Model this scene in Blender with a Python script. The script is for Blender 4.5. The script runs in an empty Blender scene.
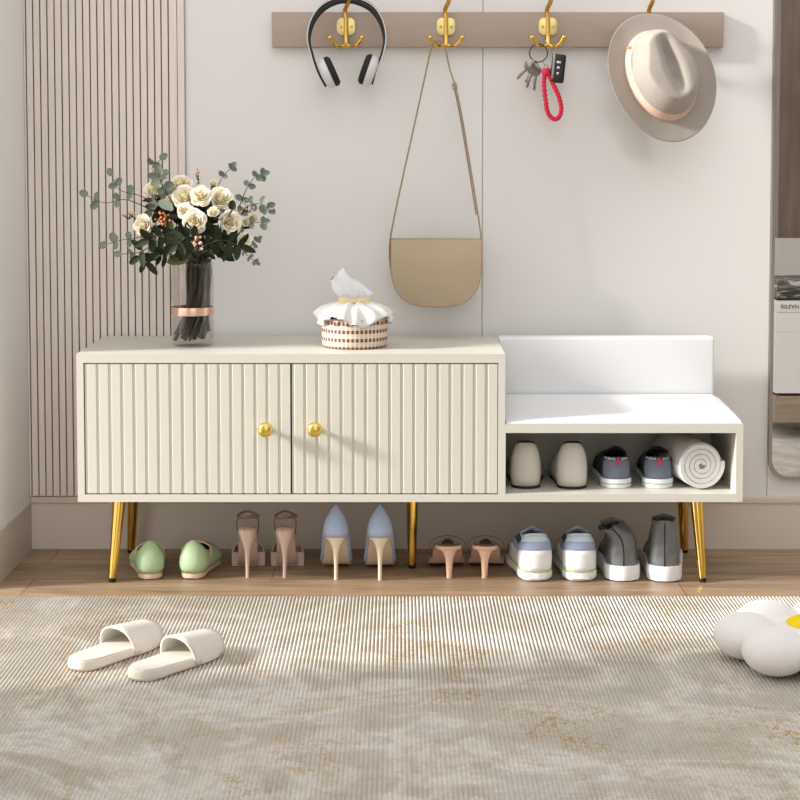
import bpy, bmesh, math, random
from mathutils import Vector, Matrix, Euler
PI = math.pi
sin, cos = math.sin, math.cos
C = bpy.context.scene.collection
random.seed(7)

# ------------------------------------------------------------------ camera
F, D, H = 1688.0, 3.8, 0.989
P = math.atan(0.0632); SY = -138/800
cam = bpy.data.cameras.new('camera'); camo = bpy.data.objects.new('camera', cam); C.objects.link(camo)
camo.location = (0, -D, H); camo.rotation_euler = (PI/2-P, 0, 0)
cam.lens = F*36/800; cam.sensor_width = 36; cam.shift_y = SY; cam.clip_start = .05
bpy.context.scene.camera = camo
FW = Vector((0, cos(P), -sin(P))); UP = Vector((0, sin(P), cos(P))); RT = Vector((1, 0, 0)); CO = Vector((0, -D, H))
def ray(u, v): return RT*((u-400)/F) + UP*((400+800*SY-v)/F) + FW
def at(u, v, Y):
    d = ray(u, v); return CO + d*((Y+D)/d.y)
def fl(u, v, Z=0.0):
    d = ray(u, v); return CO + d*((Z-H)/d.z)
def px(n, Y): return n*(Y+D)/F      # metres covered by n picture pixels at depth Y

# ------------------------------------------------------------------ materials
def lin(c):
    c /= 255.0
    return c/12.92 if c <= .04045 else ((c+.055)/1.055)**2.4
def col(r, g, b): return (lin(r), lin(g), lin(b), 1)
MATS = {}
def mat(name, c, rough=.6, metal=0, bump=0, bscale=200, sheen=0, coat=0, spec=.5, var=0, vscale=8, sub=0, stretch=None):
    m = bpy.data.materials.new(name); m.use_nodes = True; MATS[name] = m
    nt = m.node_tree; b = nt.nodes['Principled BSDF']
    b.inputs['Base Color'].default_value = c; b.inputs['Roughness'].default_value = rough
    b.inputs['Metallic'].default_value = metal; b.inputs['Specular IOR Level'].default_value = spec
    b.inputs['Sheen Weight'].default_value = sheen; b.inputs['Coat Weight'].default_value = coat
    if sub:
        b.inputs['Subsurface Weight'].default_value = sub; b.inputs['Subsurface Radius'].default_value = (.01, .008, .006)
    tc = nt.nodes.new('ShaderNodeTexCoord'); co = tc.outputs['Object']
    if stretch:
        mp = nt.nodes.new('ShaderNodeMapping'); mp.inputs['Scale'].default_value = stretch
        nt.links.new(co, mp.inputs['Vector']); co = mp.outputs['Vector']
    if var:
        n = nt.nodes.new('ShaderNodeTexNoise'); n.inputs['Scale'].default_value = vscale; n.inputs['Detail'].default_value = 5
        nt.links.new(co, n.inputs['Vector'])
        r = nt.nodes.new('ShaderNodeMapRange'); r.inputs['From Min'].default_value = .3; r.inputs['From Max'].default_value = .7
        r.inputs['To Min'].default_value = 1-var; r.inputs['To Max'].default_value = 1+var*.6
        nt.links.new(n.outputs['Fac'], r.inputs['Value'])
        mx = nt.nodes.new('ShaderNodeVectorMath'); mx.operation = 'SCALE'; mx.inputs[0].default_value = c[:3]
        nt.links.new(r.outputs['Result'], mx.inputs['Scale']); nt.links.new(mx.outputs['Vector'], b.inputs['Base Color'])
    if bump:
        n = nt.nodes.new('ShaderNodeTexNoise'); n.inputs['Scale'].default_value = bscale; n.inputs['Detail'].default_value = 4
        nt.links.new(co, n.inputs['Vector'])
        bp = nt.nodes.new('ShaderNodeBump'); bp.inputs['Strength'].default_value = bump; bp.inputs['Distance'].default_value = .002
        nt.links.new(n.outputs['Fac'], bp.inputs['Height']); nt.links.new(bp.outputs['Normal'], b.inputs['Normal'])
    return m
class NT:
    def __init__(s, m): s.nt = m.node_tree; s.b = s.nt.nodes['Principled BSDF']
    def n(s, t, **k):
        x = s.nt.nodes.new(t)
        for a, v in k.items():
            if a.startswith('i_'): x.inputs[a[2:].replace('_', ' ')].default_value = v
            else: setattr(x, a, v)
        return x
    def l(s, a, b): s.nt.links.new(a, b)
    def m(s, op, a, b=None):
        x = s.nt.nodes.new('ShaderNodeMath'); x.operation = op
        for i, v in enumerate((a, b)):
            if v is None: continue
            if hasattr(v, 'links'): s.l(v, x.inputs[i])
            else: x.inputs[i].default_value = v
        return x.outputs[0]
    def ramp(s, fac, stops):
        r = s.nt.nodes.new('ShaderNodeValToRGB'); e = r.color_ramp.elements
        while len(e) < len(stops): e.new(.5)
        for i, (p, c) in enumerate(stops): e[i].position = p; e[i].color = c
        s.l(fac, r.inputs[0]); return r.outputs[0]
    def mix(s, f, a, b):
        x = s.nt.nodes.new('ShaderNodeMix'); x.data_type = 'RGBA'
        for k, v in ((0, f), (6, a), (7, b)):
            if hasattr(v, 'links'): s.l(v, x.inputs[k])
            else: x.inputs[k].default_value = v
        return x.outputs[2]

M_wall = mat('wall_paint', col(229, 226, 222), .6, bump=.05, bscale=60)
M_wallL = mat('left_wall_paint', col(232, 229, 226), .7, bump=.05, bscale=60)
M_baseL = mat('left_baseboard_paint', col(196, 186, 174), .55)
M_base = mat('baseboard_paint', col(218, 207, 194), .55)
M_slat = mat('slat_wood', col(230, 219, 209), .6, var=.07, vscale=14, stretch=(10, 10, .6))
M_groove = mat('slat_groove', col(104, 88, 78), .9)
M_cream = mat('cream_lacquer', col(206, 202, 190), .42, bump=.02, bscale=80)
M_gap = mat('shadow_gap', col(70, 64, 50), .9)
M_gold = mat('polished_gold', col(226, 184, 92), .17, metal=1)
M_goldk = mat('satin_gold', col(226, 198, 105), .28, metal=1)
M_goldp = mat('pale_brass', col(240, 222, 150), .4, metal=.8)
M_black = mat('black_rubber', col(24, 22, 20), .5)
M_white = mat('white_leatherette', col(228, 228, 228), .5, bump=.04, bscale=300)
M_board = mat('taupe_board', col(172, 154, 140), .6, var=.05, vscale=4, stretch=(1, 4, 12))
M_blkp = mat('black_plastic', col(22, 22, 23), .35)
M_whp = mat('white_plastic', col(215, 213, 214), .3)
M_foam = mat('black_ear_foam', col(30, 28, 28), .8, bump=.4, bscale=300)
M_bag = mat('tan_leather', col(180, 161, 134), .5, bump=.1, bscale=350, var=.04)
M_bagd = mat('tan_leather_edge', col(158, 134, 103), .6)
M_steel = mat('steel', col(158, 150, 142), .3, metal=1)
M_dsteel = mat('dark_steel', col(60, 56, 54), .3, metal=1)
M_red = mat('red_braid', col(206, 18, 62), .5)
M_hat = mat('taupe_felt', col(166, 156, 146), .95, bump=.35, bscale=160, sheen=.15, var=.05, vscale=30)
M_ribbon = mat('peach_satin', col(232, 200, 178), .35, var=.12, vscale=12)
M_rose = None
M_leaf = mat('eucalyptus_leaf', col(120, 128, 112), .6, var=.22, vscale=25)
M_leafd = mat('dark_leaf', col(46, 54, 34), .8, spec=.2, var=.35, vscale=25)
M_leafo = mat('olive_leaf', col(88, 90, 50), .5, var=.3, vscale=30)
M_stem = mat('brown_stem', col(50, 42, 30), .6, var=.3, vscale=30)
M_stemg = mat('grey_green_stem', col(74, 72, 52), .6)
M_berryo = mat('orange_berry', col(196, 118, 66), .45, var=.25, vscale=60)
M_berryp = mat('pink_berry', col(232, 178, 150), .45, var=.15, vscale=80)
M_seed = mat('peach_blossom', col(228, 190, 150), .6, var=.12, vscale=60)
M_rosegold = mat('rose_gold', col(240, 200, 176), .25, metal=.8)
M_tissue = mat('white_tissue', col(228, 228, 229), .8, sub=.2)
M_cloth = mat('ivory_cloth', col(226, 224, 218), .8, bump=.1, bscale=250)
M_ribg = mat('gold_ribbon', col(226, 208, 160), .4)
M_towel = mat('white_towel', col(226, 224, 223), .95, bump=.5, bscale=260, sheen=.3)
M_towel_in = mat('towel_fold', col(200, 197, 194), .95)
M_pillow = mat('white_plush', col(240, 235, 232), .95, bump=.12, bscale=120, sheen=.3)
M_yellow = mat('yellow_plush', col(248, 216, 10), .9, bump=.2, bscale=200)
M_slide = mat('ivory_rubber', col(214, 208, 198), .55, bump=.03, bscale=300)
M_slides = mat('ivory_rubber_side', col(214, 204, 190), .6)
M_green = mat('mint_leather', col(180, 206, 160), .45, bump=.05)
M_beige = mat('beige_sole', col(222, 198, 172), .5)
M_nude = mat('nude_patent', col(212, 186, 170), .32, coat=.3)
M_nudei = mat('nude_lining', col(190, 160, 142), .6)
M_brownstrap = mat('brown_strap', col(120, 96, 80), .4)
M_blue = mat('light_blue_suede', col(180, 196, 226), .7, var=.1, vscale=40, bump=.1)
M_cheel = mat('cream_heel', col(238, 220, 192), .3, coat=.3)
M_tan = mat('tan_patent', col(232, 194, 168), .35, coat=.2)
M_tanu = mat('tan_underside', col(150, 110, 88), .5)
M_dbrown = mat('dark_brown_insole', col(78, 46, 32), .5)
M_rws = mat('white_rubber', col(246, 248, 247), .45)
M_rlb = mat('pale_blue_mesh', col(212, 230, 240), .8, bump=.5, bscale=500)
M_rlav = mat('lavender_knit', col(164, 174, 204), .8, bump=.3, bscale=500)
M_rdk = mat('slate_mesh', col(66, 78, 88), .8, bump=.5, bscale=500)
M_lime = mat('lime_trim', col(160, 205, 90), .5)
M_grey = mat('grey_leather', col(122, 124, 123), .33, bump=.25, bscale=40, var=.3, vscale=22)
M_cream2 = mat('cream_suede', col(214, 207, 197), .85, bump=.15, bscale=200)
M_navy = mat('navy_canvas', col(54, 64, 84), .8, bump=.3, bscale=600)
M_greyc = mat('slate_canvas', col(112, 120, 134), .8, bump=.3, bscale=600)
M_dline = mat('dark_lining', col(22, 16, 18), .9)
M_rtab = mat('red_tab', col(206, 50, 76), .6)
M_dwood = mat('dark_walnut', col(118, 100, 88), .5, var=.3, vscale=5, stretch=(8, 8, .7))
M_lwood = mat('light_walnut', col(176, 156, 138), .5, var=.2, vscale=6, stretch=(.7, 8, 10))
M_frame = mat('brushed_frame', col(170, 160, 152), .3, metal=.8)
M_shelfw = mat('white_lacquer', col(250, 249, 248), .4)
M_ink = mat('black_ink', col(30, 28, 28), .7)

def rose_mat():
    m = mat('cream_petal', col(246, 232, 208), .6, sub=.15)
    t = NT(m); tc = t.n('ShaderNodeTexCoord'); n = t.n('ShaderNodeVectorMath', operation='LENGTH'); t.l(tc.outputs['Object'], n.inputs[0])
    c = t.ramp(n.outputs['Value'], [(0.12, col(232, 216, 140)), (.4, col(250, 238, 200)), (.85, col(252, 243, 228))])
    t.l(c, t.b.inputs['Base Color']); return m
M_rose = rose_mat()

def floor_mat():
    m = mat('oak_floor', col(160, 130, 100), .45)
    t = NT(m); tc = t.n('ShaderNodeTexCoord')
    br = t.n('ShaderNodeTexBrick', i_Scale=1.0, i_Brick_Width=1.5, i_Row_Height=.155, i_Mortar_Size=.0012, i_Bias=0.0)
    br.inputs['Color1'].default_value = (.42, .42, .42, 1); br.inputs['Color2'].default_value = (.62, .62, .62, 1); br.inputs['Mortar'].default_value = (.12, .12, .12, 1)
    br.offset = .37
    mp = t.n('ShaderNodeMapping'); mp.inputs['Location'].default_value = (.3, .065, 0); t.l(tc.outputs['Object'], mp.inputs['Vector']); t.l(mp.outputs['Vector'], br.inputs['Vector'])
    mp2 = t.n('ShaderNodeMapping'); mp2.inputs['Scale'].default_value = (1.6, 16, 1); t.l(tc.outputs['Object'], mp2.inputs['Vector'])
    n1 = t.n('ShaderNodeTexNoise', i_Scale=1.6, i_Detail=8.0, i_Roughness=.6, i_Distortion=1.2); t.l(mp2.outputs['Vector'], n1.inputs['Vector'])
    mp3 = t.n('ShaderNodeMapping'); mp3.inputs['Scale'].default_value = (4, 120, 1); t.l(tc.outputs['Object'], mp3.inputs['Vector'])
    n2 = t.n('ShaderNodeTexNoise', i_Scale=2.0, i_Detail=4.0); t.l(mp3.outputs['Vector'], n2.inputs['Vector'])
    v = t.m('ADD', t.m('MULTIPLY', n1.outputs['Fac'], .75), t.m('MULTIPLY', n2.outputs['Fac'], .25))
    c = t.ramp(v, [(.32, col(122, 96, 74)), (.5, col(166, 138, 110)), (.66, col(190, 162, 134))])
    rb = t.n('ShaderNodeRGBToBW'); t.l(br.outputs['Color'], rb.inputs[0])
    g = t.m('MULTIPLY', rb.outputs[0], 1.75)
    vm = t.n('ShaderNodeVectorMath', operation='SCALE'); t.l(c, vm.inputs[0]); t.l(g, vm.inputs['Scale'])
    t.l(vm.outputs['Vector'], t.b.inputs['Base Color'])
    return m
M_floor = floor_mat()

def rug_mat():
    m = mat('woven_rug', col(220, 214, 203), .95)
    t = NT(m); tc = t.n('ShaderNodeTexCoord'); sp = t.n('ShaderNodeSeparateXYZ'); t.l(tc.outputs['Object'], sp.inputs[0])
    # cord knots along each rib
    w = t.m('SINE', t.m('MULTIPLY', sp.outputs['Y'], 2*PI/.009))
    # big pale veins
    nb = t.n('ShaderNodeTexNoise', i_Scale=2.2, i_Detail=9.0, i_Roughness=.62, i_Distortion=1.5)
    mp = t.n('ShaderNodeMapping'); mp.inputs['Scale'].default_value = (1, 1.3, 1); mp.inputs['Location'].default_value = (1.3, .4, 0); t.l(tc.outputs['Object'], mp.inputs['Vector']); t.l(mp.outputs['Vector'], nb.inputs['Vector'])
    basec = t.ramp(nb.outputs['Fac'], [(.36, col(192, 185, 173)), (.49, col(203, 196, 185)), (.54, col(222, 216, 206)), (.62, col(195, 187, 175))])
    ng = t.n('ShaderNodeTexNoise', i_Scale=3.0, i_Detail=3.0); 
    mp2 = t.n('ShaderNodeMapping'); mp2.inputs['Location'].default_value = (3.1, 7.4, 0); t.l(tc.outputs['Object'], mp2.inputs['Vector']); t.l(mp2.outputs['Vector'], ng.inputs['Vector'])
    nf = t.n('ShaderNodeTexNoise', i_Scale=110.0, i_Detail=3.0); t.l(tc.outputs['Object'], nf.inputs['Vector'])
    vein = t.n('ShaderNodeTexNoise', i_Scale=3.4, i_Detail=6.0, i_Distortion=.8); t.l(tc.outputs['Object'], vein.inputs['Vector'])
    vl = t.m('SUBTRACT', 1.0, t.m('MULTIPLY', t.m('ABSOLUTE', t.m('SUBTRACT', vein.outputs['Fac'], .5)), 16.0))
    gm = t.m('MULTIPLY', t.ramp(ng.outputs['Fac'], [(.5, (0, 0, 0, 1)), (.64, (1, 1, 1, 1))]), t.ramp(nf.outputs['Fac'], [(.5, (0, 0, 0, 1)), (.62, (1, 1, 1, 1))]))
    gv = t.m('MULTIPLY', t.m('MAXIMUM', vl, 0.0), t.ramp(nf.outputs['Fac'], [(.44, (0, 0, 0, 1)), (.6, (1, 1, 1, 1))]))
    gold = t.mix(t.m('MINIMUM', t.m('ADD', t.m('MULTIPLY', gm, .55), t.m('MULTIPLY', gv, .5)), .8), basec, col(168, 132, 74))
    # the gap between two cords shows the grey backing
    gr = t.m('MULTIPLY', t.m('SUBTRACT', .0125, sp.outputs['Z']), 400.0)
    cl = t.n('ShaderNodeClamp'); t.l(gr, cl.inputs[0])
    nv = t.n('ShaderNodeTexNoise', i_Scale=1.7, i_Detail=3.0); t.l(tc.outputs['Object'], nv.inputs['Vector'])
    rv = t.ramp(nv.outputs['Fac'], [(.42, (.35, .35, .35, 1)), (.6, (1, 1, 1, 1))])
    gap = t.mix(t.m('MULTIPLY', cl.outputs[0], rv), gold, col(168, 160, 146))
    nk = t.m('ADD', .96, t.m('ADD', t.m('MULTIPLY', w, .08), t.m('MULTIPLY', t.m('SUBTRACT', nf.outputs['Fac'], .5), .5)))
    vm = t.n('ShaderNodeVectorMath', operation='SCALE'); t.l(gap, vm.inputs[0]); t.l(nk, vm.inputs['Scale'])
    t.l(vm.outputs['Vector'], t.b.inputs['Base Color'])
    hh = t.m('ADD', t.m('MULTIPLY', w, .4), nf.outputs['Fac'])
    bp = t.n('ShaderNodeBump', i_Strength=.5, i_Distance=.003); t.l(hh, bp.inputs['Height']); t.l(bp.outputs['Normal'], t.b.inputs['Normal'])
    return m
M_rug = rug_mat()

def gingham_mat():
    m = mat('gingham_cotton', col(222, 212, 194), .85)
    t = NT(m); tc = t.n('ShaderNodeTexCoord'); sp = t.n('ShaderNodeSeparateXYZ'); t.l(tc.outputs['Object'], sp.inputs[0])
    a = t.m('MULTIPLY', t.m('ARCTAN2', sp.outputs['Y'], sp.outputs['X']), 46/(2*PI))
    fx = t.m('LESS_THAN', t.m('FRACT', t.m('ADD', a, 50.0)), .58)
    z = t.m('MULTIPLY', sp.outputs['Z'], 1/.0195)
    fz = t.m('FRACT', t.m('ADD', z, 10.12))
    band = t.m('LESS_THAN', fz, .42)
    light = t.mix(fx, col(222, 214, 196), col(208, 188, 170))
    darkc = t.mix(fx, col(202, 172, 156), col(112, 66, 60))
    c = t.mix(band, light, darkc); t.l(c, t.b.inputs['Base Color'])
    return m
M_ging = gingham_mat()

def glass_mat():
    m = bpy.data.materials.new('clear_glass'); m.use_nodes = True; nt = m.node_tree
    nt.nodes.remove(nt.nodes['Principled BSDF']); out = nt.nodes['Material Output']
    tr = nt.nodes.new('ShaderNodeBsdfTransparent'); tr.inputs[0].default_value = (.95, .94, .93, 1)
    gl = nt.nodes.new('ShaderNodeBsdfGlossy'); gl.inputs['Roughness'].default_value = .03
    fr = nt.nodes.new('ShaderNodeMath'); fr.operation = 'MULTIPLY'; fr.inputs[1].default_value = .45
    lw = nt.nodes.new('ShaderNodeLayerWeight'); lw.inputs[0].default_value = .3; nt.links.new(lw.outputs['Facing'], fr.inputs[0])
    mx = nt.nodes.new('ShaderNodeMixShader'); nt.links.new(fr.outputs[0], mx.inputs[0]); nt.links.new(tr.outputs[0], mx.inputs[1]); nt.links.new(gl.outputs[0], mx.inputs[2]); nt.links.new(mx.outputs[0], out.inputs['Surface'])
    return m
M_glass = glass_mat()
def mirror_mat():
    m = bpy.data.materials.new('mirror_glass'); m.use_nodes = True
    b = m.node_tree.nodes['Principled BSDF']; b.inputs['Metallic'].default_value = 1; b.inputs['Roughness'].default_value = .0
    b.inputs['Base Color'].default_value = (.9, .9, .89, 1); return m
M_mirror = mirror_mat()
def photo_mat():
    m = mat('grey_photo_print', col(90, 88, 84), .4)
    t = NT(m); tc = t.n('ShaderNodeTexCoord'); mp = t.n('ShaderNodeMapping'); mp.inputs['Scale'].default_value = (8, 8, 30); t.l(tc.outputs['Object'], mp.inputs['Vector'])
    n = t.n('ShaderNodeTexNoise', i_Scale=1.6, i_Detail=4.0, i_Distortion=1.0); t.l(mp.outputs['Vector'], n.inputs['Vector'])
    t.l(t.ramp(n.outputs['Fac'], [(.42, col(58, 56, 54)), (.52, col(110, 106, 100)), (.6, col(215, 212, 205))]), t.b.inputs['Base Color']); return m
M_photo = photo_mat()

# ------------------------------------------------------------------ mesh helpers
class MB:
    def __init__(s): s.v = []; s.f = []; s.mi = []; s.cur = 0
    def add(s, vs, fs, M=None):
        o = len(s.v)
        s.v += [(M @ Vector(p)) if M else Vector(p) for p in vs]
        for f in fs: s.f.append([i+o for i in f]); s.mi.append(s.cur)
        return s
    def box(s, c, d, M=None):
        x, y, z = (k/2 for k in d); cx, cy, cz = c
        vs = [(cx+i*x, cy+j*y, cz+k*z) for i in (-1, 1) for j in (-1, 1) for k in (-1, 1)]
        return s.add(vs, [(0, 1, 3, 2), (4, 6, 7, 5), (0, 4, 5, 1), (2, 3, 7, 6), (0, 2, 6, 4), (1, 5, 7, 3)], M)
    def bb(s, x0, x1, y0, y1, z0, z1): return s.box(((x0+x1)/2, (y0+y1)/2, (z0+z1)/2), (x1-x0, y1-y0, z1-z0))
    def grid(s, rows, cu=False, cv=False, M=None):       # rows[i][j]; cu closes i, cv closes j
        n, m = len(rows), len(rows[0]); vs = [p for r in rows for p in r]; fs = []
        for i in range(n if cu else n-1):
            for j in range(m if cv else m-1):
                a, b = i*m+j, i*m+(j+1) % m; c, d = ((i+1) % n)*m+(j+1) % m, ((i+1) % n)*m+j
                fs.append((a, b, c, d))
        return s.add(vs, fs, M)
    def loft(s, rings, caps=True, M=None):
        s.grid(rings, cv=True, M=M)
        if caps:
            m = len(rings[0]); o = len(s.v)-len(rings)*m
            s.f.append(list(range(o, o+m))[::-1]); s.mi.append(s.cur)
            e = len(s.v)-m; s.f.append(list(range(e, e+m))); s.mi.append(s.cur)
        return s
    def tube(s, pts, r, seg=8, closed=False, flat=None, M=None):
        pts = [Vector(p) for p in pts]; n = len(pts); rings = []; up = None
        for i, p in enumerate(pts):
            a = pts[(i-1) % n] if (i or closed) else p; b = pts[(i+1) % n] if (i < n-1 or closed) else p
            t = (b-a).normalized()
            if up is None:
                up = Vector((0, 0, 1)) if abs(t.z) < .9 else Vector((0, 1, 0))
            x = t.cross(up)
            if x.length < 1e-5: x = t.orthogonal()
            x.normalize(); up = x.cross(t).normalized()
            rr = r[i] if isinstance(r, (list, tuple)) else r; fy = flat if flat else 1
            rings.append([p + x*(rr*cos(2*PI*k/seg)) + up*(rr*fy*sin(2*PI*k/seg)) for k in range(seg)])
        if closed: return s.grid(rings, cu=True, cv=True, M=M)
        return s.loft(rings, M=M)
    def strip(s, pts, wdir, w, th, M=None):               # flat ribbon: wdir = width direction(s)
        pts = [Vector(p) for p in pts]; rings = []
        for i, p in enumerate(pts):
            a = pts[max(i-1, 0)]; b = pts[min(i+1, len(pts)-1)]; t = (b-a).normalized()
            wd = Vector(wdir[i] if isinstance(wdir, list) else wdir); wd = (wd - t*wd.dot(t)).normalized(); nn = t.cross(wd)
            rings.append([p+wd*w/2+nn*th/2, p-wd*w/2+nn*th/2, p-wd*w/2-nn*th/2, p+wd*w/2-nn*th/2])
        return s.loft(rings, M=M)
    def lathe(s, prof, seg=32, M=None, c=(0, 0)):
        return s.grid([[(c[0]+r*cos(2*PI*k/seg), c[1]+r*sin(2*PI*k/seg), z) for k in range(seg)] for r, z in prof], cv=True, M=M)
    def ball(s, c, r, seg=12, M=None):
        rr = r if isinstance(r, (tuple, list)) else (r, r, r); n = seg//2+1
        return s.grid([[(c[0]+rr[0]*sin(PI*i/n)*cos(2*PI*k/seg), c[1]+rr[1]*sin(PI*i/n)*sin(2*PI*k/seg), c[2]+rr[2]*cos(PI*i/n)) for k in range(seg)] for i in range(n+1)], cv=True, M=M)
    def prism(s, poly, y0, y1, M=None):                   # poly in XZ, extruded along Y
        return s.loft([[(x, y0, z) for x, z in poly], [(x, y1, z) for x, z in poly]], M=M)
    def build(s, name, m, parent=None, smooth=True, bevel=0, bseg=3, sub=0, solid=0, off=0, merge=True, ang=40, loc=None):
        me = bpy.data.meshes.new(name); me.from_pydata([tuple(p) for p in s.v], [], s.f); 
        bm = bmesh.new(); bm.from_mesh(me)
        for f, k in zip(bm.faces, s.mi): f.material_index = k
        if merge: bmesh.ops.remove_doubles(bm, verts=bm.verts, dist=1e-5)
        bmesh.ops.recalc_face_normals(bm, faces=bm.faces)
        for f in bm.faces: f.smooth = smooth
        bm.to_mesh(me); bm.free()
        for k in (m if isinstance(m, list) else [m]): me.materials.append(k)
        o = bpy.data.objects.new(name, me); C.objects.link(o)
        if parent: o.parent = parent
        if loc: o.location = loc
        if smooth and ang: me.set_sharp_from_angle(angle=math.radians(ang))
        if solid:
            md = o.modifiers.new('s', 'SOLIDIFY'); md.thickness = solid; md.offset = off
        if bevel:
            md = o.modifiers.new('b', 'BEVEL'); md.width = bevel; md.segments = bseg; md.limit_method = 'ANGLE'; md.angle_limit = .7
            if not smooth:
                for p in me.polygons: p.use_smooth = True
        if sub:
            md = o.modifiers.new('u', 'SUBSURF'); md.levels = md.render_levels = sub
        return o
def tag(o, label, cat, group=None):
    o['label'] = label; o['category'] = cat
    if group: o['group'] = group
    return o
def thing(name, label, cat, loc=(0, 0, 0), rz=0, group=None):
    o = bpy.data.objects.new(name, None); C.objects.link(o); o.location = loc; o.rotation_euler = (0, 0, rz); o.empty_display_size = .05
    return tag(o, label, cat, group)
def struct(o): o['kind'] = 'structure'; return o
def copy_tree(o, parent=None):
    c = o.copy(); C.objects.link(c); c.parent = parent
    for ch in list(o.children): copy_tree(ch, c)
    return c
def crom(pts, n=8, closed=False):
    pts = [Vector(p) for p in pts]; out = []; N = len(pts)
    for i in range(N if closed else N-1):
        if closed: p0, p1, p2, p3 = pts[i-1], pts[i], pts[(i+1) % N], pts[(i+2) % N]
        else: p0, p1, p2, p3 = pts[max(i-1, 0)], pts[i], pts[i+1], pts[min(i+2, N-1)]
        for k in range(n):
            t = k/n
            out.append(.5*((2*p1)+(p2-p0)*t+(2*p0-5*p1+4*p2-p3)*t*t+(3*p1-p0-3*p2+p3)*t**3))
    if not closed: out.append(pts[-1])
    return out
def ip(tab, t):
    if t <= tab[0][0]: return tab[0][1]
    for (a, x), (b, y) in zip(tab, tab[1:]):
        if t <= b:
            k = (t-a)/(b-a); k = k*k*(3-2*k); return x+(y-x)*k
    return tab[-1][1]
def text_mesh(txt, size, M, name, m, parent, wrap=None, th=.0004):
    cu = bpy.data.curves.new('t', 'FONT'); cu.body = txt; cu.size = size; cu.extrude = th; cu.align_x = 'CENTER'
    o = bpy.data.objects.new('t', cu); C.objects.link(o)
    dg = bpy.context.evaluated_depsgraph_get(); me = bpy.data.meshes.new_from_object(o.evaluated_get(dg))
    bpy.data.objects.remove(o)
    for v in me.vertices: v.co = wrap(v.co) if wrap else M @ v.co
    me.materials.clear(); me.materials.append(m); me.name = name
    r = bpy.data.objects.new(name, me); C.objects.link(r); r.parent = parent; return r

# ------------------------------------------------------------------ room
WY = .40; XL = fl(31.5, 548.5).x
zl0 = at(400, 503, WY).z; zl1 = at(400, 496, WY).z
b = MB(); b.bb(-6, 6, -7, WY+.1, -.1, 0); struct(b.build('floor', M_floor, smooth=False))
b = MB()
xs1 = at(187, 300, WY).x; xs2 = at(482, 300, WY).x; xs3 = at(767, 480, WY).x
for x0, x1 in ((XL-.2, xs1-.0015), (xs1+.0015, xs2-.0015), (xs2+.0015, xs3-.001), (xs3+.001, 4)):
    b.bb(x0, x1, WY, WY+.02, zl0, 2.8)
b.bb(XL-.2, 4, WY+.006, WY+.08, 0, 2.8)
struct(b.build('wall_back', M_wall, smooth=False))
b = MB(); b.bb(XL-.12, XL, 0, WY+.1, 0, 2.8); b.bb(XL-.12, XL, -7, -.84, 0, 2.8)
struct(b.build('wall_left', M_wallL, smooth=False))
b = MB(); b.bb(XL, 4, WY-.004, WY, 0, zl0); struct(b.build('baseboard_back', M_base, smooth=False))
b = MB(); b.bb(XL+.002, 4, WY-.008, WY, zl0, zl1); struct(b.build('trim_2', M_base, smooth=False, bevel=.0015, bseg=2))
b = MB(); b.bb(XL, XL+.003, .0, WY-.008, 0, zl0+.003); b.bb(XL, XL+.003, -7, -.84, 0, zl0+.003); struct(b.build('baseboard_left', M_baseL, smooth=False))
# slatted cladding
b = MB(); zb = at(100, 495.5, WY-.012).z
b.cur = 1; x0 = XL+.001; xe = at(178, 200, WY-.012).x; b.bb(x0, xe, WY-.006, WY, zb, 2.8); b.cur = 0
pitch = .01755; gx = at(32.2, 490, WY-.012).x; x = gx - pitch
first = True
while x < xe-.004:
    a, c = x+.0017, x+pitch-.0017
    if x < x0: a = x0
    if xe-c < pitch*.6: c = xe
    b.bb(a, min(c, xe), WY-.014, WY-.006, zb, 2.8); x += pitch
b.bb(xe+.0015, xs1-.0015, WY-.012, WY, zb, 2.8)
struct(b.build('trim_1', [M_slat, M_groove], smooth=False))

# ------------------------------------------------------------------ rug
RY1 = fl(400, 595.5, .0146).y
b = MB(); rows = []; X0, X1 = XL+.004, 2.2; Y0 = -2.9; pr = .0078
n = int((X1-X0)/pr); prof = []
for i in range(n):
    x = X0+i*pr
    for dx, z in ((0, .0085), (.13, .0115), (.3, .0138), (.5, .0146), (.7, .0138), (.87, .0115)): prof.append((x+dx*pr, z))
prof = [(prof[0][0], .0)]+prof+[(prof[-1][0]+.001, .0)]
for y, k, am in ((Y0-.004, 0, 1), (Y0, 1, .5), (-1.5, 1, .5), (-.9, 1, .5), (-.7, 1, .75), (-.5, 1, 1), (RY1-.004, 1, 1), (RY1, .75, 1), (RY1+.004, 0, 1)):
    rows.append([(x, y, (.0146-(.0146-z)*(am if z > 0 else 1))*k) for x, z in prof])
b.grid(rows); rug = b.build('rug', M_rug, ang=0)
tag(rug, 'large ribbed ivory and grey area rug with gold flecks lying on the oak floor', 'rug')
RZ = .0146

# ------------------------------------------------------------------ shoe bench cabinet
cl, cr = at(77, 430, 0).x, at(505, 430, 0).x; br_ = at(743, 460, 0).x
zt = at(300, 354, 0).z; zbm = at(300, 502, 0).z; zbt = at(620, 424.5, 0).z; T = .018; DB = .38
cab = thing('shoe_bench_cabinet', 'long cream two-door shoe cabinet with fluted doors, open bench niche and gold legs', 'cabinet', ((cl+br_)/2, DB/2, 0))
ox, oy = (cl+br_)/2, DB/2
def cb(b, x0, x1, y0, y1, z0, z1): return b.bb(x0-ox, x1-ox, y0-oy, y1-oy, z0, z1)
dl0, dm, dr1 = at(84, 430, 0).x, at(291, 430, 0).x, at(498, 430, 0).x; dt, db_ = at(300, 363, 0).z, at(300, 494.5, 0).z
b = MB(); cb(b, cl, cr, 0, DB, dt, zt); cb(b, cl, cr, 0, DB, zbm, db_); cb(b, cl, dl0, 0, DB, db_, dt); cb(b, dr1, cr, 0, DB, db_, dt)
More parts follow.
